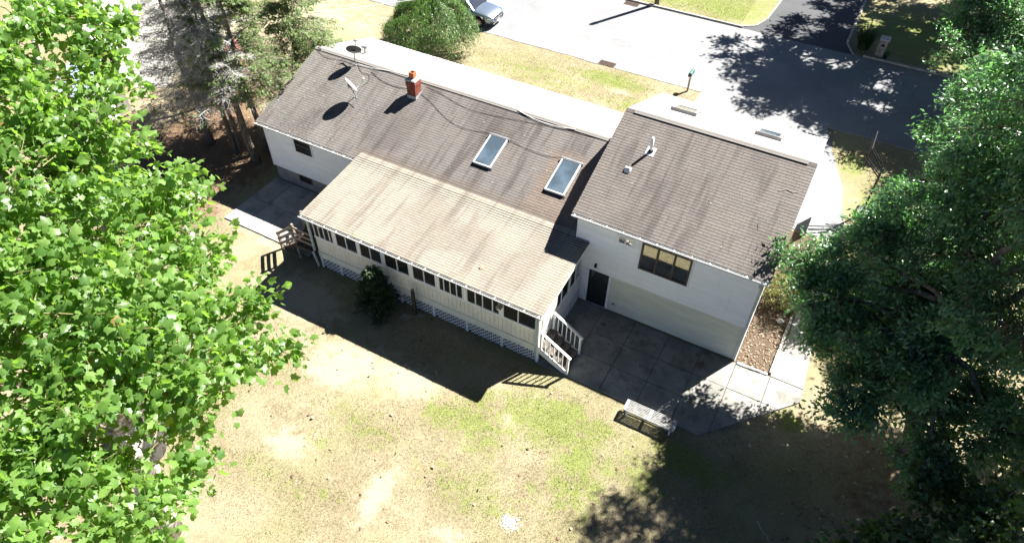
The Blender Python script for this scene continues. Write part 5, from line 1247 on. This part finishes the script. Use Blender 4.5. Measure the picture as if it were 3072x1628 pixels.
# --- small spruce against the porch
def spruce():
    bx, by, H = -13.7, -4.5, 2.35
    t = thing('spruce', (bx, by, 0), 'small dark spruce growing against the porch lattice', 'tree')
    MB().tube([(bx, by, -.05), (bx, by, H)], [.05, .01], 7).build('trunk', 'bark', t, True)
    A = []; B = []; NP = []; NA = []; NN = []
    for i in range(170):
        f = rng.uniform(.04, .98)**1.1; z = f*H; L = .95*(1-f)**.8*rng.uniform(.7, 1.15)+.06; a = rng.uniform(0, 6.283)
        dr = np.array([math.cos(a), math.sin(a), rng.uniform(-.15, .3)]); o = np.array([bx, by, z]); e = o+dr*L
        A.append(o); B.append(e)
        side = np.array([-dr[1], dr[0], 0])
        for s in np.linspace(.25, 1, 9):
            for sd_ in (-1, 0, 1):
                p = o+dr*L*s; q = dr*.6+side*sd_*.7+rng.normal(0, .15, 3)
                for w in range(3): NP.append(p+q*.07*w); NA.append(q+rng.normal(0, .3, 3)); NN.append(np.array([0, 0, 1.])+rng.normal(0, .5, 3))
    twig_mesh('branches', np.array(A), np.array(B), .01, .004, 'bark', t)
    NP, NA, NN = np.array(NP), np.array(NA), np.array(NN); NP[:, 2] = np.maximum(NP[:, 2], .03)
    X, Y, Z = leaf_frames(NP, NA, NN); n = len(NP)
    leaf_mesh('foliage', NP, X, Y, Z, rng.uniform(.06, .12, n), rng.uniform(0, .95, n), 'needle', 'spruce', t)
spruce()

# --- yellowing shrub in the bed, ornamental grass, plants
broad_tree('shrub', (.75, 3.9, 0), (.75, 3.9, .8), .04, [(.5, 4.0, .7, .42, .42), (.95, 3.7, .65, .4, .4), (.85, 4.4, .75, .45, .42), (.6, 3.4, .45, .32, .3), (1.0, 4.9, .6, .4, .4)], 520, .1, 'long', 'bush_leaf', 'bark', 'yellowing shrub in the mulched bed beside the wing', cat='shrub', per=7, spread=.13, nsingle=40, twr=.006, trunk_to=(.75, 3.9, .35))
def grass_clump(c, r, h, n, label):
    t = thing('ornamental_grass', (*c, 0), label, 'plant')
    a = rng.uniform(0, 6.283, n); ro = r*.35*np.sqrt(rng.uniform(0, 1, n)); L = h*rng.uniform(.7, 1.2, n); V = []; F = []; T = []
    k = 5
    for i in range(n):
        d = np.array([math.cos(a[i]), math.sin(a[i]), 0]); s_ = np.array([-d[1], d[0], 0])*.012; o = np.array([c[0], c[1], 0])+d*ro[i]; bend = rng.uniform(.3, 1.0)*r
        b0 = len(V)
        for j in range(k):
            w = j/(k-1); p = o+d*bend*w**1.8+np.array([0, 0, L[i]*(w-.35*w*w*bend/r)]); V += [p-s_*(1-.9*w), p+s_*(1-.9*w)]
        F += [(b0+2*j, b0+2*j+1, b0+2*j+3, b0+2*j+2) for j in range(k-1)]; T += [rng.uniform(.1, .9)]*(2*k)
    o = np_mesh('blades', np.array(V), np.array(F), 'spruce', t, np.array(T)); o['kind'] = 'stuff'
grass_clump((.1, 28.7), 1.0, 1.5, 900, 'tall clump of ornamental grass left of the stone mailbox')
grass_clump((1.5, 28.0), .4, .5, 160, 'low grass tuft at the foot of the stone mailbox')

# --- lawn cover
def in_any(P, rects):
    m = np.zeros(len(P), bool)
    for (a, b, c, d) in rects: m |= (P[:, 0] > a) & (P[:, 0] < b) & (P[:, 1] > c) & (P[:, 1] < d)
    return m
def blades(name, n, box, hmax, label, gfun):
    P = np.stack([rng.uniform(box[0], box[1], n), rng.uniform(box[2], box[3], n)], 1)
    bad = in_any(P, [(-6.75, 2.75, -3.82, 0.1), (-23.4, .1, 0, 9.3), (-17.4, -6.7, -3.8, 0), (-23.4, -18.1, -3.6, 0), (-7.4, 2.6, 9, 18.4), (-90, 60, 18.3, 27.65), (0, 2.7, 0, 9.1), (-7.7, -.2, 27, 50)])
    P = P[~bad]; g = blob(P[:, 0], P[:, 1], GREEN); ba = blob(P[:, 0], P[:, 1], BARE)+blob(P[:, 0], P[:, 1], NEEDLE)
    pat = .5+.5*np.sin(P[:, 0]*1.7+1.3*np.sin(P[:, 1]*1.1))*np.sin(P[:, 1]*1.9+1.1*np.sin(P[:, 0]*.9))
    k = rng.uniform(0, 1, len(P)) < np.clip(.55+.6*g+.25*pat-.75*ba, .06, 1); P, g = P[k], g[k]; m = len(P)
    a = rng.uniform(0, 6.283, m); h = hmax*rng.uniform(.4, 1, m); w = rng.uniform(.005, .011, m)
    d = np.stack([np.cos(a), np.sin(a)], 1); s_ = np.stack([-d[:, 1], d[:, 0]], 1)
    z0 = np.full((m, 1), -.02)
    V = np.stack([np.concatenate([P-s_*w[:, None], z0], 1), np.concatenate([P+s_*w[:, None], z0], 1), np.concatenate([P+d*(h*rng.uniform(.3, 1.2, m))[:, None], (h*.8)[:, None]], 1)], 1)
    tint = np.clip(g*.9+rng.normal(0, .22, m)+.15, 0, 1)
    o = np_mesh(name, V.reshape(-1, 3), np.arange(3*m).reshape(-1, 3), 'blade', None, np.repeat(tint, 3)); tag(o, label, 'grass', None, 'stuff')
blades('grass', 150000, (-19, 4, -14.5, -.5), .055, 'dry patchy grass blades of the back lawn', None)
blades('grass', 60000, (-26, -6.5, 9.2, 18.3), .06, 'short mixed grass of the front lawn by the street', None)
blades('grass', 45000, (-32, -6.2, 27.7, 34), .07, 'lush green grass across the street behind the kerb', None)
blades('grass', 22000, (-.3, 5, 3, 18.3), .06, 'grass strip between the driveway and the right hand trees', None)
def scatter_leaves(n, box, size, label, z=.012):
    P = np.stack([rng.uniform(box[0], box[1], n), rng.uniform(box[2], box[3], n), np.full(n, z)], 1)
    P = P[~in_any(P, [(-6.75, .1, -3.82, 0.1), (-17.4, -6.7, -3.75, 0)])]; n = len(P)
    P[:, 2] += rng.uniform(0, .03, n)
    ax = rng.normal(0, 1, (n, 3))*np.array([1, 1, .25]); nr = np.array([0, 0, 1.])+rng.normal(0, .4, (n, 3)); X, Y, Z = leaf_frames(P, ax, nr)
    o = leaf_mesh('fallen_leaves', P, X, Y, Z, size*rng.uniform(.5, 1.1, n), rng.uniform(0, .95, n), 'lobed', 'fallen', None); tag(o, label, 'leaves', None, 'stuff')
scatter_leaves(150, (-18.5, 3.5, -12.5, -1.0), .13, 'dry fallen leaves dotted over the back lawn')
scatter_leaves(500, (.05, 1.3, .05, 4.5), .08, 'dry leaves littering the mulched planting bed', .03)
scatter_leaves(900, (3, 9, -9, 3), .11, 'leaf litter under the right hand trees')
scatter_leaves(900, (-33, -23.8, -4, 7), .08, 'needle and twig litter under the conifers')
q_ = np.array([[-9.6, -3.05, PLOW[1]+sp_*.95+.04]]); X, Y, Z = leaf_frames(q_, np.array([[.6, .5, .1]]), np.array([[.1, -.2, 1.]]))
L_, T_ = LEAF['lobed']; lf = np_mesh('fallen_leaf', q_+.17*(L_[:, :1]*X+L_[:, 1:2]*Y+L_[:, 2:]*Z), T_, 'fallen', None, np.full(len(L_), .6)); tag(lf, 'single brown leaf lying low on the tan porch roof', 'leaf')
n_ = 420; q_ = np.stack([-4.51+rng.normal(0, .13, n_), -9.85+rng.normal(0, .11, n_), rng.uniform(.0, .03, n_)], 1)
X, Y, Z = leaf_frames(q_, rng.normal(0, 1, (n_, 3))*np.array([1, 1, .2]), np.array([0, 0, 1.])+rng.normal(0, .3, (n_, 3)))
lm = leaf_mesh('white_flakes', q_, X, Y, Z, rng.uniform(.02, .06, n_), rng.uniform(0, 1, n_), 'needle', 'lime', None); tag(lm, 'scatter of white powdery flakes on the lower lawn', 'flakes', None, 'stuff')
def stick(a, b, label):
    tag(MB().tube(limb_pts((*a, .03), (*b, .03), 5, .25), [.014, .012, .01, .008, .005], 5).build('stick', 'deadtwig'), label, 'stick')
stick((2.5, -5.9), (3.0, -6.4), 'thin bare stick on the shaded ground at lower right')
stick((-9.9, -6.0), (-9.7, -6.2), 'short stick on the sunny bare lawn')
